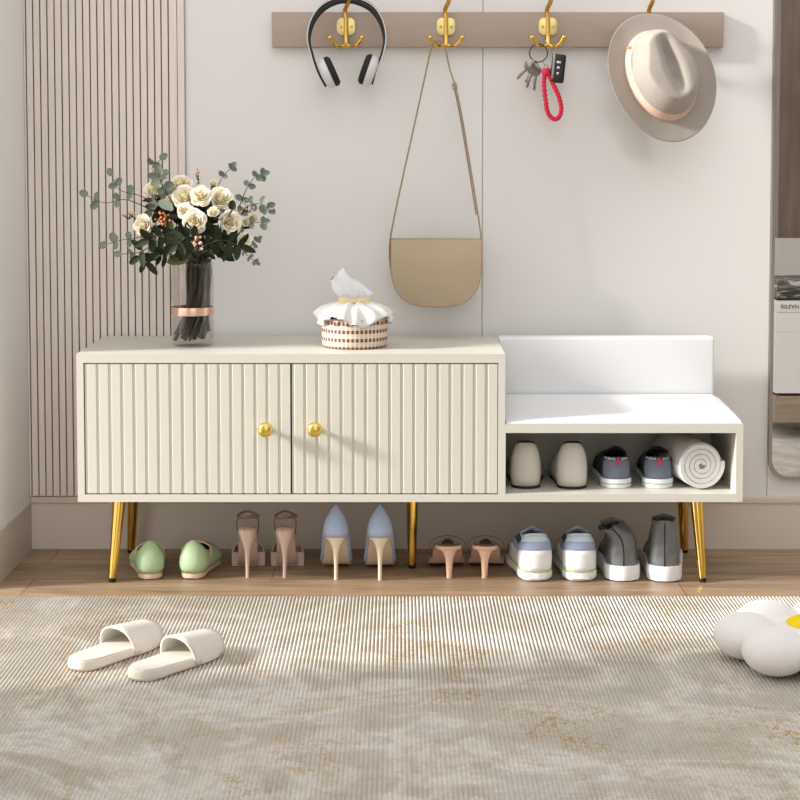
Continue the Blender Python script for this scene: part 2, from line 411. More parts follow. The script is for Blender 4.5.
cb(b, dl0, dr1, DB-.01, DB, db_, dt)
b.build('carcass', M_cream, cab, smooth=False)
b = MB(); cb(b, dl0, dr1, .022, .027, db_, dt); b.build('door_recess', M_gap, cab, smooth=False)
nl, nr = at(506.5, 460, 0).x, at(736, 460, 0).x; nt_, nb = at(620, 433, 0).z, at(620, 494, 0).z
ND = .31
b = MB(); cb(b, cr, br_, 0, DB, nt_, zbt); cb(b, cr, br_, 0, DB, zbm, nb); cb(b, nr, br_, 0, DB, nb, nt_); cb(b, cr, cr+.0015, 0, DB, nb, nt_); cb(b, cr, nr, ND, ND+.02, nb, nt_)
b.build('open_niche', M_cream, cab, smooth=False)
def door(x0, x1, knob_u):
    b = MB(); g = .0016; x0 += g; x1 -= g; z0, z1 = db_+g+.001, dt-g-.001
    pitch = px(12.2, 0); n = max(1, round((x1-x0)/pitch)); pitch = (x1-x0)/n; prof = []
    for i in range(n):
        x = x0+i*pitch
        prof += [(x+.0006, .0036), (x+.0052, .0036), (x+.0072, .0005), (x+pitch-.0014, .0005)]
    prof.append((x1, .0005))
    front = [(x-ox, y-oy) for x, y in prof]; back = [(x1-ox, .021-oy), (x0-ox, .021-oy)]
    ring = front+back
    b.loft([[(x, y, z0) for x, y in ring], [(x, y, z1) for x, y in ring]])
    d = b.build('door', M_cream, cab, smooth=False)
    k = MB(); kp = at(knob_u, 429.5, -.02); kz = kp.z
    Mx = Matrix.Translation((kp.x-ox, -oy, kz)) @ Matrix.Rotation(PI/2, 4, 'X')
    k.lathe([(0, -.002), (.008, -.002), (.008, .002), (.0055, .004), (.0055, .012), (.012, .0155), (.0168, .021), (.0172, .025), (.0155, .030), (.0105, .0338), (.005, .0352), (0, .0355)], 32, Mx)
    k.build('knob', M_goldk, d)
door(dl0, dm, 265.5); door(dm, dr1, 315)
def leg(top, bot, Yt, Yb):
    p1 = at(top[0], top[1], Yt); p0 = fl(bot[0], bot[1])
    r1, r0 = px(6.8, Yt), px(3.9, Yb)
    p1 = Vector((p1.x, Yt, zbm)); p0 = Vector((p0.x, p0.y, 0)); b = MB()
    f = lambda t: p0.lerp(p1, t)-Vector((ox, oy, 0))
    b.tube([f(.045), f(.3), f(.6), f(.97), f(1.0)], [r0, r0+(r1-r0)*.3, r0+(r1-r0)*.6, r1*.99, r1], 28)
    l = b.build('leg', M_gold, cab)
    b = MB(); b.tube([f(0), f(.012), f(.046)], [r0*.75, r0*.95, r0*1.0], 20); b.build('foot_cap', M_black, l)
leg((120, 502), (112, 582), .10, .08); leg((134.5, 502), (131, 552.5), .33, .36); leg((412, 502), (412, 568), .2, .2)
leg((696, 502), (703, 582), .10, .08); leg((682, 502), (684.5, 552.5), .33, .36)
# back rest
BY = .285
b0 = at(499.5, 337.5, BY); b1 = at(714, 393, BY)
b = MB(); cb(b, cr+.002, b1.x, BY, BY+.055, at(600, 403, BY).z, b0.z)
b.build('backrest', M_white, cab, smooth=False, bevel=.006, bseg=4)
# loose seat cushion
sx0, sx1 = cr+.003, at(742, 423, 0).x
zf, zk = at(600, 421, 0.0).z, at(600, 394, BY).z
N1, N2 = 28, 16; rows = []
for j in range(N2+1):
    v = j/N2; y = .002+v*(BY-.006); row = []
    for i in range(N1+1):
        u = i/N1; x = sx0+u*(sx1-sx0); e = min(u, 1-u)*(sx1-sx0); ef = min(v*(BY-.006), 1)
        z = zf+(zk-zf)*(v**.8); rd = .012
        if e < rd: z -= (rd-math.sqrt(max(rd*rd-(rd-e)**2, 0)))*1.0*(z-zbt)/.04
        if ef < rd: z -= (rd-math.sqrt(max(rd*rd-(rd-ef)**2, 0)))*.3
        z = max(z, zbt+.002)
        xx = x - (x-sx0)*0.0
        row.append((xx, y, z))
    rows.append(row)
b = MB(); b.grid(rows)
per = [rows[0][i] for i in range(N1+1)]+[rows[j][N1] for j in range(1, N2+1)]+[rows[N2][i] for i in range(N1-1, -1, -1)]+[rows[j][0] for j in range(N2-1, 0, -1)]
b.loft([[(x, y, zbt+.0005) for x, y, z in per], per], caps=False); b.f.append([len(b.v)-2*len(per)+k for k in range(len(per))]); b.mi.append(0)
o = b.build('seat_cushion', M_white, ang=50)
tag(o, 'white padded seat cushion lying on the low right bench end of the cabinet', 'cushion')

# ------------------------------------------------------------------ coat rack
ry0 = WY-.024
r0, r1 = at(272, 47, ry0), at(724, 12, ry0)
rack = thing('coat_rack', 'long taupe wall board with four brass double hooks', 'coat rack', ((r0.x+r1.x)/2, WY, r0.z)); rl = rack.location
b = MB(); b.bb(r0.x-rl.x, r1.x-rl.x, -.024, -.0005, 0, r1.z-r0.z); b.build('board', M_board, rack, smooth=False, bevel=.0012, bseg=2)
def hook(u):
    yb = ry0-.004
    def Q(du, v, dy): q = at(u+du, v, yb+dy); return Vector((q.x, q.y, q.z))-rl
    b = MB()
    b.tube(crom([Q(4, -16, -.055), Q(3, -9, -.058), Q(3, 0, -.045), Q(0, 7, -.02), Q(-1, 11, -.008), Q(0, 18, -.006), Q(0, 32, -.006), Q(0, 42, -.010), Q(0, 46, -.016)], 6), [.0056]*49, 12)
    for s in (-1, 1):
        pts = crom([Q(0, 44, -.012), Q(s*5, 46.5, -.020), Q(s*10, 45, -.030), Q(s*14, 41, -.036), Q(s*16, 38, -.038)], 6)
        b.tube(pts, [.0045+.0006*(k/len(pts)) for k in range(len(pts))], 12)
    h = b.build('hook', M_gold, rack)
    b = MB(); c = Q(0, 26.5, .001); w, hh, cr_ = px(9.2, .37), px(8.6, .37), .0135; poly = []
    for (sx, sz, a0) in ((1, 1, 0), (-1, 1, PI/2), (-1, -1, PI), (1, -1, 1.5*PI)):
        for k in range(7): a = a0+k*PI/12; poly.append((c.x+sx*(w-cr_)+cr_*cos(a), c.z+sz*(hh-cr_)+cr_*sin(a)))
    b.prism(poly, c.y-.002, c.y+.003); b.build('back_plate', M_goldp, h, smooth=False, bevel=.0006, bseg=2)
    for s in (-1, 1):
        c = Q(s*5.4, 26.5, -.002); b = MB(); Mx = Matrix.Translation(c) @ Matrix.Rotation(PI/2, 4, 'X')
        b.lathe([(.0036, -.001), (.0034, .0012), (.002, .0018), (.0012, .0005), (0, .0005)], 14, Mx); b.build('screw', M_gold, h)
        c = Q(s*16, 37.6, -.038); b = MB(); b.ball(c, .0066, 14); b.build('ball_tip', M_gold, h)
for u in (346, 446, 548, 650): hook(u)

# ------------------------------------------------------------------ headphones
hy = ry0-.045
hp0 = at(346.5, 2, hy); hpt = thing('headphones', 'white and black over-ear headphones hanging from the leftmost brass hook', 'headphones', hp0)
def L(u, v, y=hy): return at(u, v, y)-hp0
band = crom([L(325, 88), L(317, 73), L(311, 55), L(307.5, 38), L(311, 20), L(321, 6), L(335, -1.5), L(346.5, -3), L(358, -1.5), L(373, 6), L(382.5, 20), L(386, 38), L(383, 55), L(378, 68), L(373.5, 86)], 6)
b = MB(); b.strip(band, (0, 1, 0), .024, .0028); b.build('headband', M_whp, hpt, bevel=.001, bseg=2)
cen = L(346.5, 42); inn = [p+(cen-p).normalized()*(.0034+.003*max(0, min(1, (p.z-cen.z)/.08))) for p in band]
rr = [.0018+.0032*max(0, min(1, (p.z-cen.z)/.085)) for p in inn]
b = MB(); b.tube(inn, [x*1.0 for x in rr], 10, flat=2.0); b.build('band_padding', M_blkp, hpt)
def cup(u, v, tilt, s):
    c = L(u, v); Mx = Matrix.Translation(c) @ Matrix.Rotation(tilt, 4, 'Y') @ Matrix.Rotation(s*PI/2, 4, 'Y')
    # local +Z points to the ear side
    S = Matrix.Diagonal((1.24, 1.05, 1, 1))
    b = MB(); b.lathe([(0, -.016), (.018, -.0155), (.026, -.013), (.0305, -.007), (.031, .004), (.029, .005), (0, .005)], 32, Mx @ S); k = b.build('ear_cup', M_whp, hpt)
    b = MB(); b.lathe([(.0, .006), (.012, .007), (.014, .013), (.019, .0195), (.026, .019), (.031, .013), (.0305, .005)], 32, Mx @ S); b.build('ear_cushion', M_foam, k)
cup(328, 73, -.42, 1); cup(369.5, 70.5, .34, -1)

# ------------------------------------------------------------------ handbag
gy = .32
g0 = at(436, 306, gy); bag = thing('handbag', 'tan half-moon leather crossbody bag hanging from the second brass hook', 'handbag', g0)
def G(u, v, y=gy): return at(u, v, y)-g0
hw, top = px(45.6, gy-.025), at(436, 238.5, gy-.025).z-g0.z
def dshape(k, topz, bot):
    pts = [(-hw*k, topz), (hw*k, topz)]
    h = topz-bot
    for i in range(1, 30):
        a = PI*i/30; c_, s_ = cos(a), sin(a)
        x = hw*k*math.copysign(abs(c_)**.62, c_); z = topz-h*(.28+.72*abs(s_)**.75) if True else 0
        pts.append((x, z))
    pts.insert(2, (hw*k, topz-h*.12)); pts.append((-hw*k, topz-h*.12))
    return pts
b = MB(); b.prism(dshape(.985, top-.002, .002), -.022, .024); b.build('bag_body', M_bagd, bag, smooth=False, bevel=.003)
b = MB(); b.prism(dshape(1, top, 0), -.0275, -.0225); b.build('flap', M_bag, bag, smooth=False, bevel=.0016, bseg=2)
b = MB(); pp = dshape(.998, top-.001, .001); b.tube([(x, -.0262, z) for x, z in pp], .0017, 8, closed=True); b.build('flap_piping', M_bagd, bag)
hk = ry0-.004
pl = [G(390.5, 268), G(390.2, 240), G(400, 190, .325), G(415, 122, .33), G(428, 62, .335), G(431.5, 46, hk-.034), G(433.5, 41.5, hk-.036), G(438, 41, hk-.033), G(442, 43, hk-.028), G(446, 52, .335), G(450, 70, .335), G(455, 84, .33)]
b = MB(); b.strip(crom(pl, 6), (0.25, 1, 0), .0085, .0022); st = b.build('strap', M_bagd, bag)
pl = [G(455, 84, .33), G(461, 112), G(470, 165), G(478, 215), G(481.2, 240), G(481.5, 262)]
b = MB(); b.strip(crom(pl, 6), (0.25, 1, 0), .0085, .0022); b.strip([p+Vector((-.0045, -.003, 0)) for p in crom(pl[:4], 6)], (.25, 1, 0), .0085, .0018); b.build('strap', M_bagd, bag)
b = MB(); c = G(454.5, 86, .327); b.tube([c+Vector((x, 0, z)) for x, z in ((-.006, .007), (.006, .007), (.006, -.007), (-.006, -.007))], .0013, 6, closed=True); b.tube([c+Vector((0, 0, .007)), c+Vector((-.002, -.002, -.009))], .001, 6); b.build('buckle', M_steel, bag)

# ------------------------------------------------------------------ keys
ky = ry0-.036
k0 = at(538, 55, ky); kb = thing('key_bunch', 'bunch of steel keys with a red braided loop on a split ring, third brass hook', 'keys', k0)
def K(u, v, y=ky): return at(u, v, y)-k0
rc = K(538.5, 53); R_ = px(8.9, ky)
b = MB(); b.tube([rc+Vector((R_*cos(a), 0.0015*sin(3*a), R_*sin(a))) for a in [2*PI*i/40 for i in range(40)]], .0014, 8, closed=True); b.build('split_ring', M_dsteel, kb)
def key(u, v, ang, dy, L_=.05, m=M_steel):
    c = K(u, v, ky+dy); Mx = Matrix.Translation(c) @ Matrix.Rotation(ang, 4, 'Y'); b = MB(); poly = []
    for i in range(20): a = 2*PI*i/20; poly.append((.0135*cos(a)*(1+.08*cos(4*a)), -.016+.015*sin(a)))
    b.prism(poly, -.0012, .0012, Mx)
    z = -.024; bl = [(-.004, z), (.004, z), (.004, z-L_*.3), (.002, z-L_*.36), (.004, z-L_*.45), (.0015, z-L_*.55), (.0038, z-L_*.65), (.002, z-L_*.78), (0, z-L_*.85), (-.004, z-L_*.76)]
    b.prism(bl, -.001, .001, Mx); b.build('key', m, kb, smooth=False, bevel=.0003, bseg=1)
key(534, 60, .72, -.004, .046); key(534, 62, .26, -.002, .05); key(536, 64, .06, .001, .05); key(537, 62, .5, .004, .04)
b = MB(); c0 = K(546.5, 72)
M_rl = 1.3
lp = crom([K(545, 73), K(544, 84), K(545.5, 100), K(548, 113), K(553.5, 119), K(559, 117), K(561.2, 108), K(558.5, 96), K(553, 84), K(548.5, 74)], 10)
rad = [.0047+.0006*math.sin(i*1.9) for i in range(len(lp))]
b.tube(lp, rad, 10)
for ph in (0, PI):
    hel = []
    for i, p in enumerate(lp):
        for q in (0, .5):
            if i+q > len(lp)-1: break
            pp = p.lerp(lp[min(i+1, len(lp)-1)], q); a = (i+q)*1.1+ph; t = (lp[min(i+1, len(lp)-1)]-lp[max(i-1, 0)]).normalized(); x = t.cross(Vector((0, 1, 0))).normalized()
            hel.append(pp+x*.0042*cos(a)+Vector((0, 1, 0))*.0042*sin(a))
    b.tube(hel, .0022, 6)
b.build('braided_loop', M_red, kb)
b = MB(); Mx = Matrix.Translation(K(546.3, 72)); b.lathe([(0, .009), (.0095, .009), (.0105, .007), (.0105, -.006), (.0095, -.008), (0, -.008)], 20, Mx @ Matrix.Diagonal((1, .7, 1, 1))); b.build('loop_collar', M_red, kb)
b = MB(); b.tube([K(546, 67.5)+Vector((.005*cos(a), 0, .006*sin(a))) for a in [2*PI*i/20 for i in range(20)]], .001, 6, closed=True); b.tube([K(546, 69)+Vector((0, .005*cos(a), .006*sin(a)-.003)) for a in [2*PI*i/20 for i in range(20)]], .001, 6, closed=True)
b.tube(crom([K(544.5, 60), K(543, 61), K(545, 66)], 4), .001, 6); b.build('connector', M_steel, kb)
f0 = at(554.5, 51, ky); fob = thing('car_key_fob', 'black car key fob with white buttons hanging beside the red loop', 'car key', f0)
def Fq(u, v, y=ky): return at(u, v, y)-f0
Mx = Matrix.Translation(Fq(558, 68.5)) @ Matrix.Rotation(.1, 4, 'Y')
b = MB(); b.box((0, 0, 0), (.034, .012, .070), Mx); fb = b.build('fob_case', M_blkp, fob, smooth=False, bevel=.005, bseg=4)
b = MB(); b.box((-.012, -.0045, .004), (.006, .006, .06), Mx); b.build('key_blade', M_steel, fob, smooth=False, bevel=.001)
for z, w in ((.015, .010), (.002, .006), (-.012, .0055)):
    b = MB(); b.box((.0, -.0062, z), (w, .0012, .0055), Mx); b.build('button', M_whp, fb, smooth=False, bevel=.0004, bseg=1)
b = MB(); b.tube([Fq(554.5, 52)+Vector((.006*cos(a), 0, .007*sin(a))) for a in [2*PI*i/20 for i in range(20)]], .0009, 6, closed=True); b.build('ring', M_steel, fob)
b = MB(); b.tube([Vector(Fq(553.5, 47))+Vector((.0, .0065*cos(a), .0075*sin(a))) for a in [2*PI*i/20 for i in range(20)]], .0009, 6, closed=True); b.build('ring', M_steel, fob)

# ------------------------------------------------------------------ fedora
hy2 = .285
h0 = at(660.5, 77.5, hy2)
hat = thing('fedora_hat', 'taupe felt fedora with peach ribbon hanging from the rightmost brass hook', 'hat', h0)
# local frame of the hat: z' = crown direction (towards viewer), y' = long axis (up-left)
zax = Vector((.16, -1, .27)).normalized(); yax = Vector((-.30, 0, 1)); yax = (yax-zax*yax.dot(zax)).normalized(); xax = yax.cross(zax)
HM = Matrix((xax, yax, zax)).transposed().to_4x4()
A_, B_ = px(54, hy2), px(68, hy2)      # brim half axes
a_, b_ = px(34.5, hy2), px(46.5, hy2)      # crown base
off = Vector((.002, .004, 0))
rows = []; NS = 64
def brimz(k, a): return .010*sin(a)**2*0 + .020*abs(cos(a))**2*k*k
for k in [1, .985, .9, .75, .6, .45, .3, .15, 0]:
    row = []
    for i in range(NS):
        a = 2*PI*i/NS
        ex, ey = a_*cos(a)+off.x, b_*sin(a)+off.y
        fx, fy = A_*cos(a), B_*sin(a)
        row.append((ex+(fx-ex)*k, ey+(fy-ey)*k, brimz(k, a)-.002*(k > .99)))
    rows.append(row)
CH = .085
for q in (.12, .25, .4, .55, .7, .82, .91, .97, 1.0):
    row = []
    for i in range(NS):
        a = 2*PI*i/NS; s_ = sin(a); c_ = cos(a)
        kx = 1-.20*q-.10*q**4; ky_ = 1-.14*q-.12*q**4
        pin = 1-.20*q*math.exp(-((s_-.55)/.35)**2)*(abs(c_)**.5)     # front pinch (towards +y)
        row.append((a_*c_*kx*pin+off.x, b_*s_*ky_+off.y, CH*q**.93 + .012*(q**3)*s_*.0))
    rows.append(row)
for w in (.90, .75, .58, .4, .2, .0):
    row = []
    for i in range(NS):
        a = 2*PI*i/NS; s_ = sin(a); c_ = cos(a)
        pin = 1-.20*math.exp(-((s_-.55)/.35)**2)*(abs(c_)**.5)
        x = a_*c_*.70*pin*w; y = b_*s_*.74*(.15+.85*w)
        dent = .034*math.exp(-((x-.006)/.0125)**2)*max(0, 1-((y-.004)/(b_*.66))**2)
        row.append((x+off.x, y+off.y, CH*(1+.06*(1-w*w))-dent*1.0))
    rows.append(row)
b = MB(); b.grid(rows, cv=True, M=HM); b.build('felt_body', M_hat, hat, sub=1, ang=0, solid=.0025, off=-1)
row1, row2, r3, r4 = [], [], [], []
for i in range(NS):
    a = 2*PI*i/NS
    for r, z, g in ((row1, .001, 1.03), (row2, .027, 1.0), (r3, .027, .975), (r4, .001, 1.0)):
        q = z/CH; r.append((a_*cos(a)*(1-.20*q)*g+off.x+.0, b_*sin(a)*(1-.14*q)*g+off.y, z+.001))
b = MB(); b.grid([row1, row2, r3, r4], cu=True, cv=True, M=HM); b.build('ribbon', M_ribbon, hat)
b = MB(); a = 2.32; bx = HM @ Vector((a_*cos(a)*1.02+off.x, b_*sin(a)*1.02+off.y, .019)); b.ball(bx, (.0045, .004, .0035), 10); b.tube([bx+Vector((-.006, -.002, -.002)), bx+Vector((.007, -.002, .004))], .0012, 6); b.build('pin', M_gold, hat)

# ------------------------------------------------------------------ mirror and what it shows
MY = WY-.012
m0 = at(768.5, 480, MY); mt = thing('wall_mirror', 'tall wall mirror with slim grey frame and rounded lower corner right of the bench', 'mirror', (m0.x+.3, WY, m0.z))
def mshape(inset):
    x0, x1 = m0.x+inset, m0.x+.62-inset; z0, z1 = m0.z+inset, 2.3; r = .05-inset*.6; pts = []
    for cx, cz, a0 in ((x0+r, z0+r, PI), (x1-r, z0+r, 1.5*PI)):
        for k in range(9): a = a0+k*PI/16; pts.append((cx+r*cos(a)-mt.location.x, cz+r*sin(a)-mt.location.z))
    pts += [(x1-mt.location.x, z1-mt.location.z), (x0-mt.location.x, z1-mt.location.z)]
    return pts
b = MB(); o_, i_ = mshape(0), mshape(px(3.2, MY))
n = len(o_); b.grid([[(x, -.012, z) for x, z in o_], [(x, -.012, z) for x, z in i_], [(x, -.002, z) for x, z in i_], [(x, -.002, z) for x, z in o_]], cu=True, cv=True)
b.build('mirror_frame', M_frame, mt, smooth=False)
b = MB(); b.prism(i_, -.009, -.003); b.build('mirror_glass', M_mirror, mt, smooth=False)
VY = 1.96; RYc = 2*(WY-.009)-VY      # reflected depth and its real place
def R(u, v): p = at(u, v, VY); return Vector((p.x, RYc, p.z))
def rb(b, u0, v0, v1, w, d): p, q = R(u0, v0), R(u0, v1); b.bb(p.x-p.x, p.x-p.x+w, -d, 0, q.z, p.z)
def rthing(name, label, cat, u, v1): p = R(u, v1); return p
cx = R(777, 300).x
t = thing('wall_cabinet', 'dark walnut wall cabinet reflected in the top of the mirror', 'cabinet', (cx, RYc, R(777, 238).z))
b = MB(); b.bb(0, .9, -.35, 0, .012, 1.3); b.build('cabinet_body', M_dwood, t, smooth=False)
b = MB(); b.bb(-.002, .9, -.352, .002, 0, .012); b.build('base_panel', M_dwood, t, smooth=False)
zc = R(777, 331).z; zd = R(777, 395).z; zw = R(777, 422).z
t = thing('console_table', 'white drawer console on a walnut plinth reflected in the mirror', 'console', (cx, RYc, 0))
b = MB(); b.bb(0, 1.1, -.4, 0, zd+.006, zc-.004); b.build('drawer_unit', M_shelfw, t, smooth=False)
b = MB(); b.bb(0, 1.1, -.4, .004, zw, zd-.004); b.build('plinth', M_lwood, t, smooth=False)
b = MB(); b.bb(.02, 1.08, -.38, -.02, zd-.004, zd+.006); b.build('gap', M_gap, t, smooth=False)
for x in (.35, .95):
    b = MB(); b.bb(x, x+.05, -.3, -.1, 0, zw); b.build('leg', M_lwood, t, smooth=False)
z1 = R(777, 311.5).z; z2 = R(777, 299.5).z; z3 = R(777, 279).z
b = MB(); b.bb(0, .34, -.27, 0, 0, z1-zc-.001); o = b.build('storage_box', M_shelfw, smooth=False, loc=(cx, RYc, zc-.003)); tag(o, 'low white box under the books reflected in the mirror', 'box')
bk = thing('book', 'white book with black spine lettering reflected in the mirror', 'book', (cx, RYc, z1))
b = MB(); b.bb(.001, .32, -.24, .0, -.003, z2-z1-.003); b.build('cover', M_shelfw, bk, smooth=False, bevel=.001)
text_mesh('RILEVN VE', .0195, Matrix.Translation((.058, .0005, .010)) @ Matrix(((1, 0, 0, 0), (0, 0, 1, 0), (0, 1, 0, 0), (0, 0, 0, 1))), 'spine_lettering', M_ink, bk)
o = thing('magazine_stack', 'stack of grey photo magazines on the white book reflected in the mirror', 'magazines', (cx, RYc, z2))
b = MB(); b.bb(.002, .3, -.23, .0, 0.004, z3-z2-.003); b.build('cover', M_photo, o, smooth=False)
b = MB(); b.bb(0, .31, -.235, .001, -.003, .004); b.build('cover', M_ink, o, smooth=False)
b = MB(); b.bb(-1.2, 5, -3.0, -2.95, 0, 2.8); struct(b.build('wall_front', M_wall, smooth=False)).location = (2.2, -.1, 0)

# ------------------------------------------------------------------ vase and bouquet
vy = .175; vb = at(193, 346, vy-.03); VX = at(193, 346, vy).x; VZ = zt
vase = thing('glass_vase', 'clear glass vase with a rose gold band standing on the left of the cabinet top', 'vase', (VX, vy, VZ))
R0 = px(21.2, vy); HV = at(193, 262, vy).z-VZ
outer = [(0, 0), (R0*.8, .0), (R0*.95, .005), (R0*1.0, .016), (R0, HV*.3), (R0*.95, HV*.38), (R0*.935, HV*.42), (R0*.95, HV*.46), (R0, HV*.55), (R0*1.0, HV*.8), (R0*.96, HV*.95), (R0*1.0, HV)]
inner = [(r-.0035, z) for r, z in outer[::-1] if z > .006]+[(R0*.8, .009), (0, .009)]
b = MB(); b.lathe(outer+inner, 48); b.build('glass_body', M_glass, vase, ang=0)
b = MB(); zz = HV*.42; w = .0095; rb_ = R0*.97
b.lathe([(rb_, zz-w), (rb_+.0015, zz-w), (rb_+.002, zz), (rb_+.0015, zz+w), (rb_, zz+w), (rb_-.0005, zz), (rb_, zz-w)], 48); b.build('metal_band', M_rosegold, vase)
nk = Vector((VX+px(6.5, vy), vy, VZ+HV)); base = Vector((VX, vy, VZ+.011))
def stempath(tip, j, lift=.05):
    a = j*2.399; rr = (R0-.012)*math.sqrt(((j*7) % 17+.5)/17)
    q17 = math.sqrt(((j*7) % 17+.5)/17)
    bot = base+Vector((px(0, vy)+px(19, vy)*q17*cos(a)-px(1.5, vy), .034*q17*sin(a), .003+.012*((j*5) % 5)/4+.006*((j*3) % 4)))
    m = base+Vector((px(5.5, vy)+px(12, vy)*q17*cos(a+.5), .028*q17*sin(a+.5), HV*.44)); n_ = nk+Vector((px(13, vy)*q17*cos(a+.9), .026*q17*sin(a+.9), -.005))
    t2 = n_.lerp(tip, .5)+Vector((0, 0, lift*.3))
    return crom([bot, m, n_, t2, tip], 6)
# bloom meshes (unit radius), axis +Z
def bloom_mesh(seed, open_=1.0):
    rnd = random.Random(seed); b = MB()
    def petal(rad, hgt, az, wid, curl, base_z=-.55):
        rows = []
        for i in range(8):
            t = i/7; row = []
            for j in range(7):
                s_ = (j/6-.5)*2
                ww = wid*(.45+.75*sin(PI*min(1, t*.75+.12)))*.62
                a = az+s_*ww*(1-.0*t)
                prof = (.25+.75*sin(t*PI*.5)**.8)
                r = rad*prof + curl*max(0, t-.72)*1.6*(1-.35*s_*s_)
                z = base_z+hgt*t*(1-.13*s_*s_*t*t) - curl*.5*max(0, t-.80)*1.5
                row.append((r*cos(a), r*sin(a), z))
            rows.append(row)
        b.grid(rows)
    # centre spiral
    rows = []
    for i in range(5):
        rows.append([((.03+.17*k/26)*cos(k*.62)*(1+.15*i/4), (.03+.17*k/26)*sin(k*.62)*(1+.15*i/4), -.3+.72*i/4-.12*k/26) for k in range(27)])
    b.grid(rows)
    for ring, (n, rad, hgt, wid, curl) in enumerate(((3, .30, 1.02, 1.35, .10), (4, .44, 1.02, 1.1, .2), (5, .60, .96, .98, .34), (5, .76, .84, .95, .46), (5, .86, .64, .95, .5))):
        for k in range(n):
            petal(rad*open_*(1+rnd.uniform(-.05, .05)), hgt*(1+rnd.uniform(-.05, .05)), 2*PI*k/n+ring*.7+rnd.uniform(-.15, .15), wid, curl*open_*(1+rnd.uniform(-.3, .3)), -.55+.0*ring)
    return b
def leafshape(b, M, L_, W_, cup=.15, pts=7):
    rows = []
    for i in range(pts+1):
        t = i/pts; w = W_*.5*math.sqrt(max(0, 1-(2*t-1)**2))*(1.15-.3*t)
        rows.append([(s_*w, L_*t, cup*W_*(s_*s_)*(1 if w else 0)-.25*cup*L_*t*t) for s_ in (-1, -.5, 0, .5, 1)])
    b.grid(rows, M=M)
def orient(loc, ydir, zdir, roll=0):
    y = Vector(ydir).normalized(); z = Vector(zdir); z = (z-y*z.dot(y)); 
    if z.length < 1e-4: z = y.orthogonal()
    z.normalize(); x = y.cross(z); Mx = Matrix((x, y, z)).transposed().to_4x4(); Mx.translation = Vector(loc)
    return Mx @ Matrix.Rotation(roll, 4, 'Y')
protos = []
for s_, op in ((1, 1.0), (5, .97), (9, .72)):
    o = bloom_mesh(s_, op).build('bloom', M_rose, ang=0, solid=.02, merge=False); protos.append(o.data); bpy.data.objects.remove(o)
roses = [ # u, v, radius px, depth, type, dir(u,v), label
 (143, 225, 9.5, .09, 0, (-.5, .1), 'leftmost cream rose of the bouquet'),
 (152, 189, 8.5, .14, 1, (-.5, .7), 'cream rose at the upper left edge under a round grey leaf'),
 (180, 184, 10.5, .17, 1, (-.2, .9), 'big cream rose at the top left of the bouquet'),
 (184.5, 197, 11, .10, 0, (-.1, .35), 'large cream rose just left of the bouquet centre top'),
 (201.5, 196, 9.8, .08, 1, (0, .3), 'cup-shaped cream rose in the top middle of the bouquet'),
 (221, 198, 11, .10, 0, (.3, .6), 'broad cream rose with orange centre at the top right'),
 (185.5, 211, 7.6, .06, 1, (-.2, .1), 'small round cream rose above the central open rose'),
 (194.6, 221, 10.8, .03, 0, (0, 0), 'whitest open rose in the front middle of the bouquet'),
 (213, 212, 7.2, .05, 2, (.1, .6), 'half-closed cream rosebud right of the central open rose'),
 (230, 222.5, 10.8, .06, 0, (.3, -.1), 'wide open cream rose on the right front of the bouquet'),
 (228, 209, 9, .12, 1, (.3, .7), 'cream rose behind the wide open right front rose'),
 (244.5, 240, 6.8, .08, 1, (.4, -.2), 'small cream rose lowest on the right side'),
 (170.5, 226, 6.3, .05, 2, (-.3, .2), 'small cream rosebud beside the orange berries'),
 (213, 183, 5.4, .14, 2, (.1, 1), 'topmost small cream rosebud below a round grey leaf'),
 (170, 200, 7, .12, 2, (-.3, .5), 'cream rosebud half hidden behind the olive leaf'),
 (153, 205, 5.8, .12, 2, (-.5, .3), 'tiny yellowish rosebud above the leftmost rose'),
 (254, 218, 5.6, .13, 2, (.6, .3), 'rightmost pale rosebud of the bouquet'),
 (246, 222, 6, .10, 2, (.5, .1), 'peach-edged rosebud between the right front rose and the rightmost bud'),
]
j = 0
for (u, v, rp, Y, ty, d, lab) in roses:
    p = at(u, v, Y); r = px(rp, Y)
    root = thing('rose', lab, 'rose', base, 0, 'cream roses in the vase')
    ax = Vector((d[0], -1.0, d[1]+.12)).normalized()
    o = bpy.data.objects.new('bloom', protos[ty]); C.objects.link(o); o.parent = root
    md = o.modifiers.new('s', 'SOLIDIFY'); md.thickness = .02; md.offset = 0
    o.rotation_mode = 'QUATERNION'; o.rotation_quaternion = ax.to_track_quat('Z', 'Y'); o.scale = (r*1.13,)*3; o.location = p-base
    sp_ = stempath(p-ax*r*.5, j); j += 1
    b = MB(); b.tube([q-base for q in sp_], [.0042-.0018*min(1, i/14) if i < 14 else .0024 for i in range(len(sp_))], 7); b.build('stem', M_stem, root)
    b = MB()
    for k in range(3):
        q = sp_[-4-k]; a = j*1.3+k*2.1; dv = Vector((cos(a), sin(a)*.8-.2, .15)).normalized()
        leafshape(b, orient(q-base, dv, (0, -.4, 1)), .052, .026, .2)
    b.build('leaves', M_leafd, root, ang=0)
